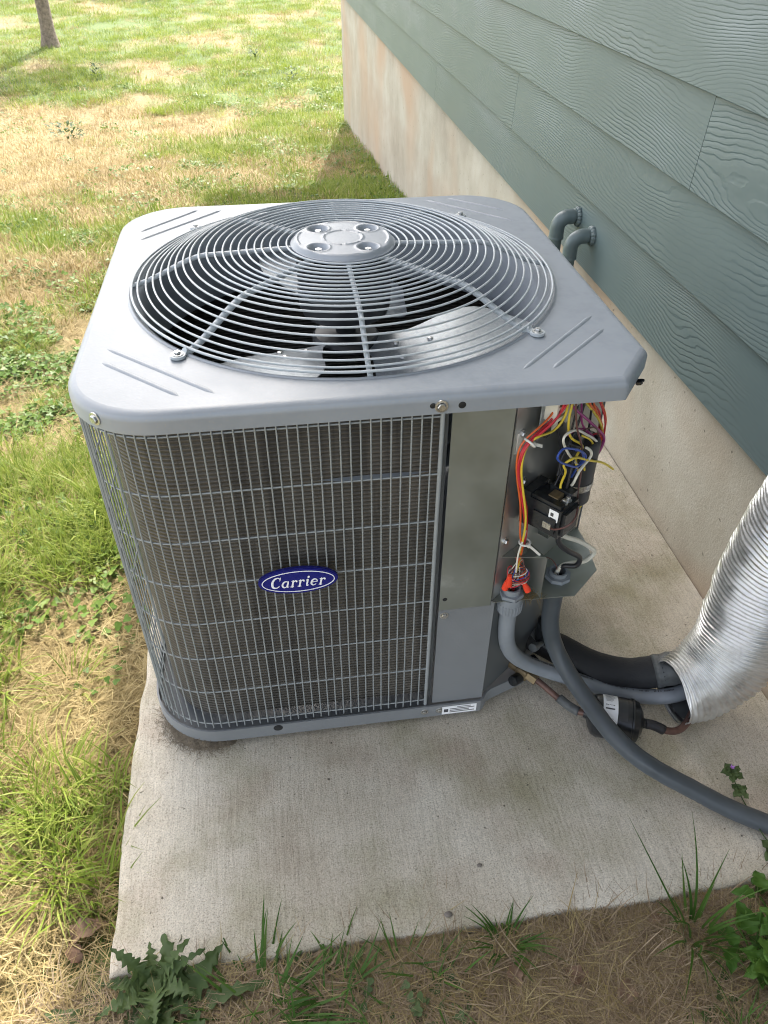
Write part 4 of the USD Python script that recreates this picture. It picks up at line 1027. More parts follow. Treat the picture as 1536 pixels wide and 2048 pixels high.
def on_drum(u0, u1, a0, a1, off=0.0005, n=14):
    """a patch on the drier: along its axis u, angle a from straight up towards the viewer's side"""
    rows = []
    for a in np.linspace(a0, a1, n):
        rad = math.cos(a) * ey + math.sin(a) * ex
        rows += [DA + ez * u0 + rad * (RD + off), DA + ez * u1 + rad * (RD + off)]
    f = []
    for i in range(n - 1):
        f += [(2 * i, 2 * i + 1, 2 * i + 3), (2 * i, 2 * i + 3, 2 * i + 2)]
    m = trimesh.Trimesh(np.array(rows), np.array(f), process=False)
    cen = m.triangles_center - (DA + ez * 0.05)
    if (m.face_normals * cen).sum() < 0:
        m.invert()
    return m


lab = obj('paper_label', on_drum(0.030, 0.056, -0.72, 0.92), M['white'], fdr, smooth=True)
pr = np.random.default_rng(3)
for a in np.linspace(-0.66, -0.15, 8):
    obj('print_line', on_drum(0.032 + pr.uniform(0, 0.004), 0.052 - pr.uniform(0, 0.007), a, a + 0.022, 0.0009, 2), M['tape'], lab)
for u in (0.034, 0.0375, 0.0405, 0.0435, 0.047):
    obj('print_mark', on_drum(u, u + 0.0016 + 0.0012 * (u in (0.034, 0.047)), 0.06, 0.10, 0.0009, 2), M['ink'], lab)
obj('print_line', on_drum(0.034, 0.050, 0.235, 0.30, 0.0009, 3), M['ink'], lab)
obj('print_line', on_drum(0.033, 0.049, 0.70, 0.72, 0.0009, 2), M['tape'], lab)
obj('clear_sticker', on_drum(0.058, 0.0735, -0.35, 0.72, 0.0004), M['motor'], fdr, smooth=True)

# corrugated foil duct over the line set
dp = spline([(0.5475, -0.4535, 0.066), (0.585, -0.449, 0.076), (0.625, -0.441, 0.102), (0.657, -0.430, 0.150), (0.672, -0.419, 0.21), (0.679, -0.412, 0.30), (0.681, -0.425, 0.42), (0.682, -0.470, 0.60), (0.682, -0.56, 0.86)], 640)
s_ = np.r_[0, np.cumsum(np.linalg.norm(np.diff(dp, axis=0), axis=1))]
rbase = np.interp(s_, [0, 0.03, 0.10, 0.3, 1.0], [0.061, 0.066, 0.076, 0.081, 0.081])
sides = 72
t = np.gradient(dp, axis=0); t /= np.linalg.norm(t, axis=1, keepdims=True)
A_ = [np.cross(t[0], [0, 0, 1.0])]; A_[0] /= np.linalg.norm(A_[0])
for i in range(1, len(dp)):
    a = A_[-1] - t[i] * (A_[-1] @ t[i]); A_.append(a / np.linalg.norm(a))
A_ = np.array(A_); B_ = np.cross(t, A_)
ang = np.arange(sides) * 2 * PI / sides
pitch = 0.0102
ph = (s_[:, None] / pitch + ang[None, :] / (2 * PI))
qq = np.stack([np.repeat(s_[:, None] * 24, sides, 1), np.repeat(np.cos(ang)[None] * 1.6, len(s_), 0), np.repeat(np.sin(ang)[None] * 1.6, len(s_), 0)], -1)
nz = meshkit.fbm(qq, 4, 6); nz2 = meshkit.fbm(qq * np.array([3.2, 2.5, 2.5]), 3, 16)
ph = ph + 0.6 * (nz - 0.5) + 0.12 * (nz2 - 0.5)
amp = 0.0023 * (0.6 + 0.8 * nz2)
wv = np.abs(np.mod(ph, 1.0) - 0.5) * 4 - 1
R_ = rbase[:, None] + amp * (0.55 * np.sin(2 * PI * ph) + 0.6 * wv) + 0.010 * (nz - 0.5) + 0.0025 * (nz2 - 0.5)
vv = dp[:, None] + R_[..., None] * (np.cos(ang)[None, :, None] * A_[:, None] + np.sin(ang)[None, :, None] * B_[:, None])
vv[..., 2] = np.maximum(vv[..., 2], 0.0025); vv[..., 0] = np.minimum(vv[..., 0], WALLX - 0.004)
f = []
ii, jj = np.meshgrid(np.arange(len(dp) - 1), np.arange(sides), indexing='ij'); kk = (jj + 1) % sides
F1 = np.stack([ii * sides + jj, ii * sides + kk, (ii + 1) * sides + kk], -1).reshape(-1, 3); F2 = np.stack([ii * sides + jj, (ii + 1) * sides + kk, (ii + 1) * sides + jj], -1).reshape(-1, 3)
duct = thing('foil_duct', 'silver corrugated flexible foil duct rising along the foundation at the right', 'flexible duct')
obj('sleeve', trimesh.Trimesh(vv.reshape(-1, 3), np.vstack([F1, F2]), process=False), M['alu'], duct, smooth=True)
lipv = vv[0]
obj('cut_edge', tube(np.vstack([lipv]), 0.0014, 6, closed=True), M['alu'], duct, smooth=True)
obj('inner_liner', tube(dp[5:180:9], rbase[5:180:9] - 0.010, 32, caps=False), M['darkpaint'], duct, smooth=True)


def wall_pipe(y, ztop, rp_, label, xo):
    t_ = thing('wall_pipe', label, 'pipe', group=None)
    xc = WALLX - xo; rb = 0.030
    obj('riser', tube([(xc, y, -0.4), (xc, y, ztop - rb)], rp_, 24), M['trimgloss'], t_, smooth=45)
    el = [(xc, y, ztop - rb - 0.028), (xc, y, ztop - rb)] + [(xc + rb - rb * math.cos(a), y, ztop - rb + rb * math.sin(a)) for a in np.linspace(0.12, PI / 2, 10)] + [(xc + rb + 0.012, y, ztop)]
    e = obj('elbow', tube(el, rp_ * 1.19, 24), M['trimgloss'], t_, smooth=40)
    obj('socket_ring', lathe([(rp_ * 1.19, 0.002), (rp_ * 1.25, 0.0), (rp_ * 1.25, -0.004), (rp_, -0.0045)], 24, (xc, y, ztop - rb - 0.026)), M['trimgloss'], e)
    obj('stub', tube([(xc + rb + 0.006, y, ztop), (WALLX + 0.01, y, ztop)], rp_, 24), M['trimgloss'], t_, smooth=45)
    rr = np.random.default_rng(int(y * 100))
    blobs = []
    for k in range(14):
        a = k / 14 * 2 * PI
        s1 = trimesh.creation.icosphere(1, 0.006 + 0.004 * rr.random())
        s1.apply_translation([WALLX - 0.011, y + (rp_ + 0.002) * math.cos(a), ztop + (rp_ + 0.002) * math.sin(a)])
        blobs.append(s1)
    obj('caulk', blobs, M['trimgloss'], t_, smooth=True)


M['trimgloss'] = plain('painted_pipe', (0.095, 0.125, 0.125), 0.36, var=0.06, scale=20, bump=0.0002)
wall_pipe(0.872, 0.492, 0.0175, 'painted green gray pipe with elbow into the siding, taller and farther of the pair', 0.067)
wall_pipe(0.752, 0.478, 0.0168, 'painted green gray pipe with elbow into the siding, shorter and nearer of the pair', 0.066)

# ================================================================== VEGETATION
def add_blade(V, F, base, az, L, lean, w, droop, seg=4, fold=0.0, sidebend=0.0):
    d = np.array([math.cos(az), math.sin(az), 0]); s = np.array([-d[1], d[0], 0])
    o = len(V)
    x = z = 0.0; th = lean; y = 0.0
    for i in range(seg + 1):
        u = i / seg
        ww = w * (1 - u) ** 0.7 * (0.75 + 0.5 * min(u * 3, 1)) if i < seg else w * 0.08
        p = np.array(base) + d * x + s * y + np.array([0, 0, z])
        V.append(p - s * ww / 2); V.append(p + s * ww / 2)
        x += L / seg * math.sin(th); z += L / seg * math.cos(th); y += sidebend * L / seg * u
        th += droop / seg
    for i in range(seg):
        q = o + 2 * i
        F.append((q, q + 1, q + 3)); F.append((q, q + 3, q + 2))


def tuft(seed, n, hmin, hmax, spread, w, lean, droop, seg=4):
    r = np.random.default_rng(seed); V, F = [], []
    for k in range(n):
        a = r.uniform(0, 2 * PI); rad = spread * math.sqrt(r.random())
        az = a + r.normal(0, 0.9)
        add_blade(V, F, (rad * math.cos(a), rad * math.sin(a), -0.006), az, r.uniform(hmin, hmax), abs(r.normal(lean, 0.3)), w * r.uniform(0.7, 1.3), droop * r.uniform(0.4, 1.6), seg, 0, r.normal(0, 0.35))
    return np.array(V), np.array(F)


def straw(seed, n, lmin, lmax, spread, w, zmax=0.02):
    """dry clippings lying about, most of them nearly flat"""
    r = np.random.default_rng(seed); V, F = [], []
    for k in range(n):
        a = r.uniform(0, 2 * PI); rad = spread * math.sqrt(r.random())
        add_blade(V, F, (rad * math.cos(a), rad * math.sin(a), r.uniform(-0.002, zmax)), r.uniform(0, 2 * PI), r.uniform(lmin, lmax), r.normal(1.42, 0.16), w * r.uniform(0.6, 1.4), r.normal(0.25, 0.3), 3, 0, r.normal(0, 0.6))
    return np.array(V), np.array(F)


def leaflet(V, F, c, d, nrm, L, W, seg=6):
    """an oval leaflet from c along d"""
    d = d / np.linalg.norm(d); s = np.cross(nrm, d); s /= np.linalg.norm(s)
    o = len(V); V.append(np.array(c))
    ring = []
    for i in range(seg + 1):
        a = PI * (i / seg - 0.5) * 1.25
        ring.append(np.array(c) + d * (L * (0.5 + 0.5 * math.cos(a * 1.0) * 1.0)) * (0.35 + 0.65 * math.cos(a * 0.62)) + s * W * math.sin(a) * 0.62 + nrm * 0.12 * W * abs(math.sin(a)))
    V += ring
    for i in range(seg):
        F.append((o, o + 1 + i, o + 2 + i))


def clover(seed, n, spread, L, hmax):
    r = np.random.default_rng(seed); V, F = [], []
    for k in range(n):
        a = r.uniform(0, 2 * PI); rad = spread * math.sqrt(r.random())
        h = r.uniform(0.25, 1) * hmax * (1 - 0.5 * rad / spread)
        c = np.array([rad * math.cos(a), rad * math.sin(a), h])
        nrm = np.array([r.normal(0, 0.35), r.normal(0, 0.35), 1.0]); nrm /= np.linalg.norm(nrm)
        a0 = r.uniform(0, 2 * PI)
        for j in range(3):
            dd = np.array([math.cos(a0 + j * 2.1), math.sin(a0 + j * 2.1), 0.1]); dd -= nrm * (dd @ nrm)
            leaflet(V, F, c, dd, nrm, L * r.uniform(0.7, 1.2), L * r.uniform(0.6, 0.9), 5)
        add_blade(V, F, (c[0] * 0.7, c[1] * 0.7, -0.005), a, h + 0.006, 0.25, 0.0012, 0.1, 1)
    return np.array(V), np.array(F)


def broadleaf(L, W, lobes=0, depth=0.0, curl=0.6, up_=0.5, n=16, cup=0.25, seed=0):
    """a leaf along +x from the origin, its edge toothed or lobed, rising at angle up_ and curling down"""
    r = np.random.default_rng(seed)
    rows = []; x = z = 0.0; th = up_
    for i in range(n + 1):
        u = i / n
        w = W * (math.sin(PI * min(1, u ** 0.8)) ** 0.8 * 0.95 + 0.05) * (1 - 0.25 * u)
        if lobes:
            w *= 1 - depth * (0.5 + 0.5 * math.cos(2 * PI * u * lobes + 0.6))
        zz = 0.10 * W * math.sin(u * 14 + seed)
        for t in (-1, -0.5, 0, 0.5, 1):
            back = -0.18 * abs(t) * w if lobes else 0
            rows.append((x + back, t * w / 2 * (1 + 0.1 * r.normal()), z + abs(t) * w * cup + (zz * t if abs(t) == 1 else 0)))
        x += L / n * math.cos(th); z += L / n * math.sin(th); th -= curl / n
    f = []
    for i in range(n):
        for j in range(4):
            q = i * 5 + j
            f += [(q, q + 5, q + 6), (q, q + 6, q + 1)]
    return trimesh.Trimesh(np.array(rows), np.array(f), process=False)


def placed(m, loc, az, s=1.0, roll=0.0):
    m = m.copy()
    T = trimesh.transformations.rotation_matrix(az, [0, 0, 1]) @ trimesh.transformations.rotation_matrix(roll, [1, 0, 0])
    T[:3, :3] *= s; T[:3, 3] = loc
    m.apply_transform(T)
    return m


def in_slab(x, y, m=0.0):
    return (x > sx0 - m) & (x < 7) & (y > sy0 - m) & (y < sy1 + m)


def scatter_points(n, rmin, rmax, seed, flat=1.5, az0=-0.62, az1=0.72):
    """ground points around the photographer, thinning out with distance"""
    r = np.random.default_rng(seed)
    out = []
    x0, y0 = -0.11, -1.25
    k = n * 3
    lr = np.exp(r.uniform(math.log(rmin), math.log(rmax), k))
    az = r.uniform(az0, az1, k)
    keep = r.random(k) < np.minimum(1, (lr / flat) ** 2)
    lr, az = lr[keep][:n], az[keep][:n]
    x, y = x0 + lr * np.sin(az), y0 + lr * np.cos(az)
    ok = ~in_slab(x, y, 0.006) & ~((x > WALLX - 0.01) & (y < HOUSE_END + 0.02)) & (y > -1.4)
    return x[ok], y[ok]


def instancer(name, protos, mats, x, y, z, scale, seed, label, cat, tilt=0.12, which=None):
    r = np.random.default_rng(seed)
    path = numbered('/World', name)
    pi = UsdGeom.PointInstancer.Define(stage, path)
    for k, ((V, F), m) in enumerate(zip(protos, mats)):
        usdkit.mesh(stage, f'{path}/clump' + (f'_{k:03d}' if k else ''), (V, F), m, smooth=True)
        pi.CreatePrototypesRel().AddTarget(f'{path}/clump' + (f'_{k:03d}' if k else ''))
    n = len(x)
    yaw = r.uniform(0, 2 * PI, n); tx, ty = r.normal(0, tilt, n), r.normal(0, tilt, n)
    cy, sy = np.cos(yaw / 2), np.sin(yaw / 2)
    qs = [Gf.Quath(float(c), float(a * c / 2 + b * s / 2), float(b * c / 2 - a * s / 2), float(s)) for c, s, a, b in zip(cy, sy, tx, ty)]
    pi.CreatePositionsAttr(Vt.Vec3fArray.FromNumpy(np.c_[x, y, z].astype(np.float32)))
    pi.CreateOrientationsAttr(Vt.QuathArray(qs))
    pi.CreateScalesAttr(Vt.Vec3fArray.FromNumpy(np.repeat(np.asarray(scale, np.float32)[:, None], 3, 1)))
    ids = r.integers(0, len(protos), n) if which is None else which
    pi.CreateProtoIndicesAttr(Vt.IntArray.FromNumpy(ids.astype(np.int32)))
    tag(pi.GetPrim(), label, cat, kind='stuff')


def field(x, y, s, seed, f):
    return meshkit.fbm(np.stack([x * f, y * f, x * 0 + s], -1), 3, seed)


# dry thatch, near and far
DRY_N = [straw(s, 34, 0.018, 0.065, 0.042, 0.0013, 0.012) for s in (1, 2, 3)]
x, y = scatter_points(26000, 0.5, 5.5, 31, 1.7)
g = greenness(x, y); r = np.random.default_rng(1); k = r.random(len(x)) < 0.95 - 0.45 * g
x, y = x[k], y[k]
xl, yl = r.uniform(-1.25, -0.455, 4200), r.uniform(-1.0, 0.6, 4200)
x, y = np.r_[x, xl], np.r_[y, yl]
k = (y > -0.77) | (x < -0.46 - 0.25 * (y + 0.77))
x, y = x[k], y[k]
k = (x < -0.55 + 0.05 * np.sin(y * 17)) | (y > 0.5) | (r.random(len(x)) < 0.35)
x, y = x[k], y[k]
instancer('dry_thatch', DRY_N, [M['dry']] * 3, x, y, ground_z(x, y) + 0.001, r.uniform(0.7, 1.25, len(x)), 41, 'tan dry grass clippings matted over the soil of the nearer yard and along the pad', 'dry grass')
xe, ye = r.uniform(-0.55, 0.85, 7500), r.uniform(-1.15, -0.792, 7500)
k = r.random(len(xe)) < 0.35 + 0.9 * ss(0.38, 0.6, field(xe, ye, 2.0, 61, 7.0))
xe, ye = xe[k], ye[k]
instancer('straw_litter', [straw(s, 30, 0.02, 0.075, 0.04, 0.0013, 0.010) for s in (11, 12, 13)], [M['dryshade'], M['dry'], M['dryshade']], xe, ye, ground_z(xe, ye) + 0.001, r.uniform(0.6, 1.15, len(xe)), 47, 'dry straw and clippings, mostly colored darker to stand for shade, on the soil below the front edge of the pad', 'dry grass', 0.08)
xe = np.r_[r.uniform(-0.50, 0.06, 420), r.uniform(0.36, 0.75, 330)]; ye = r.uniform(-1.08, -0.80, 750)
k = field(xe, ye, 5.0, 63, 9.0) > 0.47
xe, ye = xe[k], ye[k]
instancer('front_weeds', [clover(s + 30, 11, 0.03, 0.0075, 0.028) for s in (1, 2)] + [tuft(s + 80, 9, 0.03, 0.085, 0.016, 0.0030, 0.7, 0.9, 4) for s in (1, 2)], [M['weed'], M['weed'], M['grassdark'], M['grassdark']], xe, ye, ground_z(xe, ye), r.uniform(0.6, 1.2, len(xe)), 48, 'low dark weeds and grass sprouting through the straw below the pad', 'ground cover', 0.15)
DRY_F = [tuft(s + 20, 46, 0.025, 0.065, 0.12, 0.0035, 0.85, 0.5, 3) for s in (1, 2, 3)]
x, y = scatter_points(26000, 3.2, 27, 32, 4.5)
g = greenness(x, y); k = r.random(len(x)) < 1 - 0.75 * g
x, y = x[k], y[k]
instancer('dry_turf', DRY_F, [M['dry']] * 3, x, y, ground_z(x, y), r.uniform(0.7, 1.3, len(x)) * (1 + 0.02 * y), 42, 'tan dormant turf of the open yard beyond the unit', 'dry grass')
# green blades
G_N = [tuft(s + 40, 15, 0.03, 0.11, 0.024, 0.0030, 0.5, 1.0, 4) for s in (1, 2, 3, 4)]
x, y = scatter_points(40000, 0.6, 6, 33, 1.7)
g = greenness(x, y) * ss(0.36, 0.52, field(x, y, 3.0, 51, 5.5) + 0.14 * (y < 0.35)); k = (r.random(len(x)) < g * 0.9) & (y > -0.80) & ~((x > -0.54) & (y < 0.5) & (r.random(len(x)) < 0.85))
x, y = x[k], y[k]
instancer('green_grass', G_N, [M['grass']] * 4, x, y, ground_z(x, y), r.uniform(0.55, 1.25, len(x)) * np.where(y > 1.0, 0.7, 1.0), 43, 'bright green grass blades of the lawn left of the pad', 'grass', 0.15)
G_F = [tuft(s + 60, 42, 0.03, 0.075, 0.13, 0.0045, 0.5, 0.8, 3) for s in (1, 2, 3)]
x, y = scatter_points(42000, 3.4, 30, 34, 5)
g = greenness(x, y); k = r.random(len(x)) < g * 0.95 * ss(0.25, 0.5, field(x, y, 1.0, 53, 2.2))
x, y = x[k], y[k]
instancer('green_turf', G_F, [M['grass']] * 3, x, y, ground_z(x, y), r.uniform(0.6, 1.25, len(x)) * (1 + 0.02 * y), 44, 'green turf of the far yard and beside the foundation', 'grass')
# clover and small broad weeds
C_N = [clover(s, 12, 0.06, 0.0085, 0.035) for s in (1, 2, 3)]
x, y = scatter_points(30000, 0.6, 13, 35, 2.2)
gg = field(x, y, 7.0, 57, 3.1); g = ss(0.50, 0.60, gg + 0.10 * ((y > 1.2) & (y < 5.4)) - 0.045 * (y < 0.9)) * (greenness(x, y) * 0.75 + 0.25)
k = (r.random(len(x)) < g) & (y > -0.78) & ~((x > -0.50) & (y < 0.5))
x, y = x[k], y[k]
instancer('clover_patches', C_N, [M['clover']] * 3, x, y, ground_z(x, y), r.uniform(0.7, 1.5, len(x)) * (1 + 0.05 * np.clip(y, 0, 9)), 45, 'low clover and small leafy weeds in patches over the lawn', 'ground cover')

gz = lambda x, y: float(ground_z(np.array([x]), np.array([y]))[0])


def leafmesh_list(name, leaves, mat_, label, cat, loc, group=None, stems=()):
    t_ = thing(name, label, cat, loc, 0, group)
    for m in leaves:
        obj('leaf', m, mat_, t_, smooth=True)
    for m in stems:
        obj('stem', m, mat_, t_, smooth=True)
    return t_


# the dark toothed weed on the front left corner of the pad
rr = np.random.default_rng(77)
lv = []
for k in range(18):
    az = k / 18 * 2 * PI + rr.normal(0, 0.15)
    lv.append(placed(broadleaf(rr.uniform(0.06, 0.105), rr.uniform(0.028, 0.042), 8, 0.66, rr.uniform(0.5, 1.5), rr.uniform(0.35, 1.1), 34, 0.16, k), (0, 0, 0.005), az))
leafmesh_list('thistle', lv, M['weed'], 'dark green thistle with toothed leaves over the front left corner of the pad', 'weed', (-0.378, -0.792, gz(-0.37, -0.80)))
lv = [placed(broadleaf(rr.uniform(0.10, 0.15), rr.uniform(0.030, 0.045), 7, 0.5, 1.1, rr.uniform(0.5, 0.95), 30, 0.12, k + 40), (0, 0, 0), k / 9 * 2 * PI + rr.normal(0, 0.2)) for k in range(9)]
leafmesh_list('thistle', lv, M['weed'], 'smaller thistle with narrow toothed leaves just right of the corner weed', 'weed', (-0.335, -0.828, gz(-0.335, -0.828)))
lv = [placed(broadleaf(rr.uniform(0.06, 0.09), rr.uniform(0.035, 0.045), 4, 0.3, 0.5, rr.uniform(0.15, 0.35), 24, 0.1, k + 60), (0, 0, 0), 0.3 + k / 5 * 2 * PI) for k in range(5)]
leafmesh_list('dandelion', lv, M['weedpale'] if 'weedpale' in M else M['weed'], 'pale flat-leaved weed at the very bottom left of the picture', 'weed', (-0.465, -0.823, gz(-0.465, -0.823)))
# broad-leaved plants at the lower right corner
for (x, y), nlv, lab_ in (((0.505, -0.875), 26, 'leafy green weed at the bottom right beside the tall grass clump'), ((0.560, -0.845), 22, 'leafy green weed at the right edge just below the pad corner'), ((0.54, -0.915), 22, 'leafy green weed at the lowest right corner of the picture')):
    lv = []
    for k in range(nlv):
        a = rr.uniform(0, 2 * PI); h = rr.uniform(0.01, 0.085); rad = 0.055 * math.sqrt(rr.random())
        lv.append(placed(broadleaf(rr.uniform(0.028, 0.045), rr.uniform(0.022, 0.034), 3, 0.22, rr.uniform(0.4, 0.9), rr.uniform(0.1, 0.7), 14, 0.18, k), (rad * math.cos(a), rad * math.sin(a), h), a + rr.normal(0, 0.6)))
    stems = [tube(spline([(0, 0, 0), (0.02 * math.cos(a), 0.02 * math.sin(a), 0.04), (0.045 * math.cos(a), 0.045 * math.sin(a), 0.075)], 8), 0.0013, 5) for a in np.arange(5) * 1.26]
    leafmesh_list('leafy_weed', lv, M['leafy'], lab_, 'weed', (x, y, gz(x, y)), stems=stems)


def grass_clump(name, label, x, y, n, hmin, hmax, spread, w, lean, droop, mat_, seed, az=None, azs=3.0):
    r = np.random.default_rng(seed)
    t_ = thing(name, label, 'grass clump', (x, y, gz(x, y) - 0.004))
    for k in range(n):
        V, F = [], []
        a = r.uniform(0, 2 * PI); rad = spread * math.sqrt(r.random())
        add_blade(V, F, (rad * math.cos(a), rad * math.sin(a), 0), (a if az is None else az + r.normal(0, azs)), r.uniform(hmin, hmax), abs(r.normal(lean, 0.22)), w * r.uniform(0.7, 1.3), droop * r.uniform(0.5, 1.5), 7, 0, r.normal(0, 0.3))
        obj('blade', (np.array(V), np.array(F)), mat_, t_, smooth=True)


grass_clump('grass_clump', 'tall thin grass clump reaching over the pad edge at lower right', 0.432, -0.835, 34, 0.07, 0.20, 0.022, 0.0048, 0.25, 0.75, M['grassdark'], 3)
grass_clump('grass_clump', 'short dark grass clump against the middle of the pad front edge', 0.143, -0.805, 46, 0.035, 0.085, 0.017, 0.0034, 0.35, 0.9, M['grassdark'], 4)
grass_clump('grass_clump', 'wide leafy grass clump right of the thistles at the bottom', -0.225, -0.845, 70, 0.05, 0.125, 0.055, 0.0052, 0.75, 0.9, M['grassdark'], 5)
grass_clump('grass_clump', 'sprawling grass clump below the front edge of the pad, left of center', -0.12, -0.835, 44, 0.04, 0.10, 0.035, 0.0044, 0.7, 0.9, M['grassdark'], 6)
grass_clump('grass_clump', 'seed-headed stray grass leaning by the pad edge below the unit', -0.02, -0.815, 12, 0.05, 0.11, 0.014, 0.0032, 0.75, 0.6, M['grassdark'], 8)
grass_clump('grass_clump', 'bright long grass clump beside the pad, level with the lower left corner of the unit', -0.60, -0.20, 90, 0.03, 0.10, 0.05, 0.0032, 0.6, 1.0, M['grass'], 9)
grass_clump('grass_clump', 'bright long grass clump halfway down the left side of the pad', -0.585, -0.42, 100, 0.04, 0.13, 0.05, 0.0036, 0.6, 1.1, M['grass'], 10)
grass_clump('grass_clump', 'bright grass clump at the lower left edge of the picture', -0.575, -0.60, 100, 0.04, 0.125, 0.05, 0.0036, 0.6, 1.1, M['grass'], 11)
grass_clump('grass_clump', 'tall blue green grass clump close behind the left side of the unit', -0.62, 0.40, 40, 0.07, 0.19, 0.03, 0.006, 0.35, 0.9, M['grass'], 12)
grass_clump('grass_clump', 'grass tuft at the left edge of the picture, level with the emblem', -0.86, 0.12, 40, 0.07, 0.17, 0.03, 0.005, 0.35, 0.9, M['grass'], 13)
# flowering stem lying over the pad at the right
fs = thing('flowering_weed', 'weed stem with dark scalloped leaves and a purple flower lying on the pad', 'weed', (0, 0, 0))
obj('stem', tube(spline([(0.66, -0.80, 0.012), (0.60, -0.72, 0.018), (0.595, -0.675, 0.022), (0.591, -0.64, 0.030), (0.591, -0.612, 0.042)], 24), 0.0011, 6), M['weed'], fs, smooth=True)
for (x, y, z), s, n_ in (((0.591, -0.612, 0.042), 0.021, 5), ((0.5925, -0.642, 0.032), 0.018, 4), ((0.604, -0.742, 0.018), 0.026, 4)):
    for k in range(n_):
        obj('leaf', placed(broadleaf(s, s * 1.15, 3, 0.25, 0.5, 0.15, 14, 0.1, k), (x, y, z), k / n_ * 2 * PI + 0.5), M['weed'], fs, smooth=True)
for k in range(4):
    obj('petal', placed(broadleaf(0.008, 0.004, 0, 0, 0.6, 1.1, 6, 0.2, k), (0.592, -0.606, 0.044), k * 1.6), M['petal'], fs, smooth=True)

# fallen leaves
LV = [((-0.515, -0.700), 0.062, 0.4, 'large brown fallen leaf in the gap left of the pad corner'), ((-0.50, -0.735), 0.045, 2.0, 'brown fallen leaf below the larger one left of the pad corner'),
      ((-0.575, -0.07), 0.04, 1.0, 'curled brown leaf in the grass left of the unit base'), ((-0.545, -0.375), 0.022, 1.7, 'small pale brown leaf beside the left pad edge'),
      ((0.245, -0.875), 0.05, 2.6, 'reddish brown leaf in the straw below the pad, right of center'), ((0.285, -0.905), 0.05, 0.7, 'reddish brown leaf at the bottom edge, right of center'),
      ((0.14, -0.865), 0.045, 1.4, 'brown leaf half buried in straw below the short grass clump'), ((0.385, -0.875), 0.035, 0.2, 'brown leaf beside the foot of the tall grass clump'), ((-0.78, 0.60), 0.04, 2.2, 'dark curled leaf on the lawn near the left edge of the picture'),
      ((0.39, -0.80), 0.03, 3.5, 'dark crumpled leaf on the pad edge by the tall grass')]
for k, ((x, y), L_, az, lab_) in enumerate(LV):
    m = broadleaf(L_, L_ * 0.62, 3, 0.22, 1.5, 0.55, 18, 0.28, k)
    m = placed(m, (x, y, gz(x, y) + 0.010 if not in_slab(x, y) else 0.004), az)
    tag(stage.GetPrimAtPath(obj('dead_leaf', m, M['deadleaf'], None, smooth=True).GetPath()), lab_, 'leaf')
# pebbles on the pad
for (x, y), s, lab_ in (((0.062, -0.757), 0.006, 'dark pebble near the front edge of the pad'), ((0.128, -0.69), 0.0045, 'small dark pebble on the pad below the conduit loop')):
    m = trimesh.creation.icosphere(2, 1.0)
    m.vertices *= (0.75 + 0.5 * meshkit.fbm(m.vertices * 1.3 + x * 50, 3, 4))[:, None] * np.array([s, s * 0.7, s * 0.5])
    m.apply_translation([x, y, s * 0.28])
    obj('pebble', m, M['stone'], None, lab_, 'pebble', smooth=True)
# matted dirt and clippings caught under the front left corner of the base
V, F = [], []
rd = np.random.default_rng(19)
for k in range(1200):
    a = rd.normal(0, 0.33); R2 = 0.128 + abs(rd.normal(0, 0.014)) - 0.012
    c = np.array([-0.281, -0.281]) + R2 * np.array([math.cos(1.25 * PI + 0.22 + a), math.sin(1.25 * PI + 0.22 + a)])
    h = max(0.002, 0.022 - abs(R2 - 0.122) * 0.9) * rd.uniform(0.1, 1)
    add_blade(V, F, (c[0], c[1], h), rd.uniform(0, 2 * PI), rd.uniform(0.005, 0.020), rd.normal(1.5, 0.3), 0.0011, rd.normal(0.5, 0.6), 3, 0, rd.normal(0, 0.8))
dm = grid_mesh(np.linspace(-0.42, -0.20, 60), np.linspace(-0.45, -0.27, 60), lambda X, Y: -0.003 + 0.021 * np.exp(-((np.hypot(X + 0.281, Y + 0.281) - 0.118) / 0.013) ** 2) * np.exp(-((np.arctan2(Y + 0.281, X + 0.281) + 2.05) / 0.42) ** 2) * (0.5 + meshkit.fbm(np.stack([X * 60, Y * 60, X * 0], -1), 4, 3)))
obj('dirt_debris', [trimesh.Trimesh(np.array(V), np.array(F), process=False), dm], M['debris'], None, 'matted gray dirt and clippings under the front left corner of the base', 'debris', kind='stuff', smooth=True)
V, F = [], []
for k in range(60):
    add_blade(V, F, (0.262 + rd.normal(0, 0.008), -0.400 + rd.normal(0, 0.004), 0.306 + rd.uniform(0, 0.006)), rd.uniform(0, 2 * PI), rd.uniform(0.008, 0.026), rd.normal(1.45, 0.3), 0.0008, rd.normal(0.5, 0.5), 3)
obj('grass_clippings', [trimesh.Trimesh(np.array(V), np.array(F), process=False)], M['dry'], None, 'wisps of dry grass caught on the edge of the metal shelf', 'debris', kind='stuff')

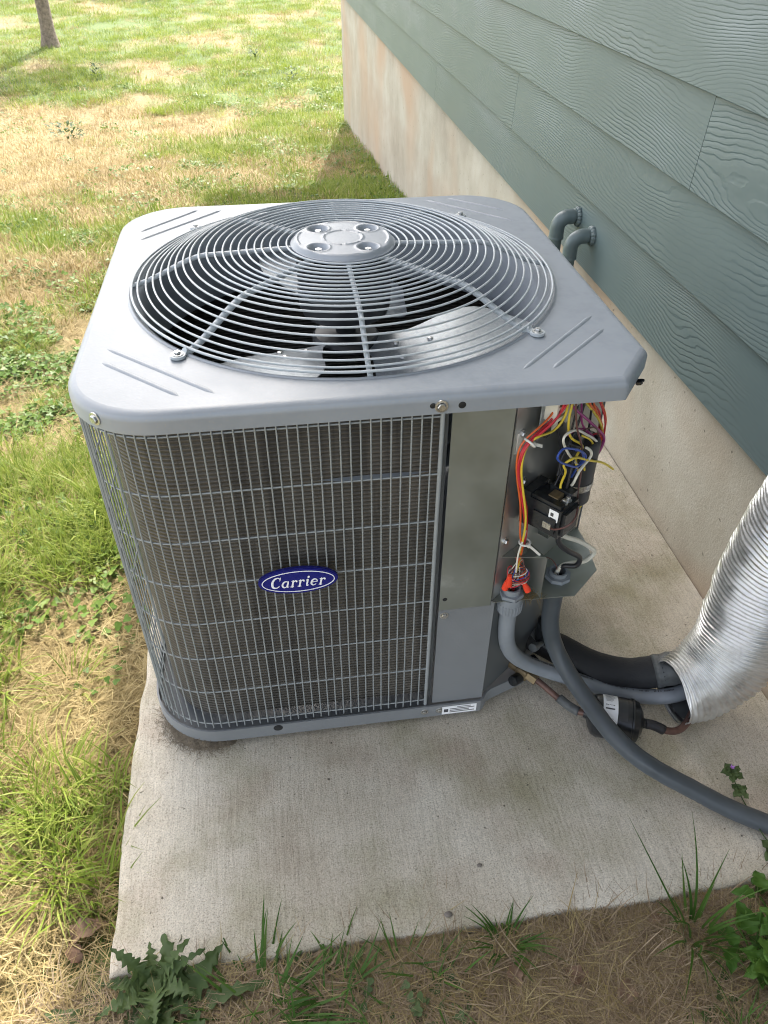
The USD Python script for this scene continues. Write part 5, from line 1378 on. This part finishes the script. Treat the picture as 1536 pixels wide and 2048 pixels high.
# trees: the trunk at the top left, two beyond whose shade falls across the far lawn
def tree(x, y, h0, rt_, label, seed, crown_r, crown_h, nleaf, lean=0.0):
    r = np.random.default_rng(seed)
    z0 = gz(x, y)
    t_ = thing('tree', label, 'tree', (x, y, z0))
    zs = np.linspace(-0.1, h0, 26)
    rad = rt_ * (1 - 0.35 * zs / h0) * (1 + 0.55 * np.exp(-np.maximum(zs, 0) / 0.10))
    px_ = [(lean * zz + 0.03 * math.sin(zz * 2.1), 0.03 * math.sin(zz * 1.3 + 1), zz) for zz in zs]
    m = tube(px_, rad, 26)
    v = m.vertices; a = np.arctan2(v[:, 1], v[:, 0])
    v *= np.c_[1 + 0.10 * (meshkit.fbm(np.c_[np.cos(a) * 4, np.sin(a) * 4, v[:, 2] * 2.5], 3, 3) - 0.5), 1 + 0.10 * (meshkit.fbm(np.c_[np.cos(a) * 4, np.sin(a) * 4, v[:, 2] * 2.5], 3, 3) - 0.5), np.ones(len(v))]
    tr = obj('trunk', m, M['bark'], t_, smooth=True)
    tips = []
    for k in range(9):
        a = k * 2.4 + r.normal(0, 0.3); L_ = crown_r * r.uniform(0.6, 1.0); zb = h0 * r.uniform(0.62, 1.0)
        p = np.array([lean * zb, 0, zb]); e = p + np.array([math.cos(a) * L_, math.sin(a) * L_, crown_h * r.uniform(0.2, 0.75)])
        mid = (p + e) / 2 + np.array([0, 0, 0.15 * L_])
        lp = spline([p, mid, e], 10); tips.append(lp)
        obj('limb', tube(lp, np.linspace(rt_ * 0.42, rt_ * 0.08, 10), 8), M['bark'], t_, smooth=True)
    V, F = [], []
    for k in range(nleaf):
        lp = tips[r.integers(len(tips))]
        c = lp[r.integers(4, 10)] + r.normal(0, crown_r * 0.17, 3)
        nrm = r.normal(0, 1, 3) + [0, 0, 0.6]; nrm /= np.linalg.norm(nrm); dd = r.normal(0, 1, 3); dd -= nrm * (dd @ nrm)
        s = r.uniform(0.05, 0.10)
        leaflet(V, F, c, dd, nrm, s * 1.5, s * 0.8, 4)
    obj('crown', (np.array(V), np.array(F)), M['crown'], t_, smooth=True)


tree(-3.55, 14.15, 3.4, 0.112, 'slender brown tree trunk standing in the lawn at the top left', 5, 1.7, 2.0, 2600, -0.01)
tree(-2.6, 25.4, 2.6, 0.16, 'tree beyond the far lawn whose shade crosses the top of the picture', 6, 2.6, 2.4, 6000)
tree(-7.4, 26.5, 2.8, 0.16, 'tree at the far left edge of the yard beyond the lawn', 8, 2.4, 2.2, 5000)
# a few taller weeds on the far lawn
for (x, y), h_, lab_ in (((-2.36, 11.2), 0.18, 'upright leafy weed on the far lawn right of the tree'), ((-2.1, 7.45), 0.13, 'low bushy green weed on the dry middle of the lawn'), ((0.32, 10.9), 0.15, 'dark weed on the far lawn toward the house corner'), ((-0.18, 12.6), 0.16, 'small dark weed on the far lawn, mid picture top')):
    lv = []
    nl = 46 if h_ < 0.14 else 26
    sp = 0.16 if h_ < 0.14 else 0.06
    for k in range(nl):
        a = rr.uniform(0, 2 * PI); rad = sp * math.sqrt(rr.random()); hh = rr.uniform(0.1, 1) * h_
        lv.append(placed(broadleaf(0.06, 0.034, 0, 0, 0.6, rr.uniform(0.1, 0.9), 5, 0.15, k), (rad * math.cos(a), rad * math.sin(a), hh), a))
    t_ = thing('leafy_weed', lab_, 'weed', (x, y, gz(x, y)))
    obj('foliage', lv, M['weed'], t_, smooth=True)
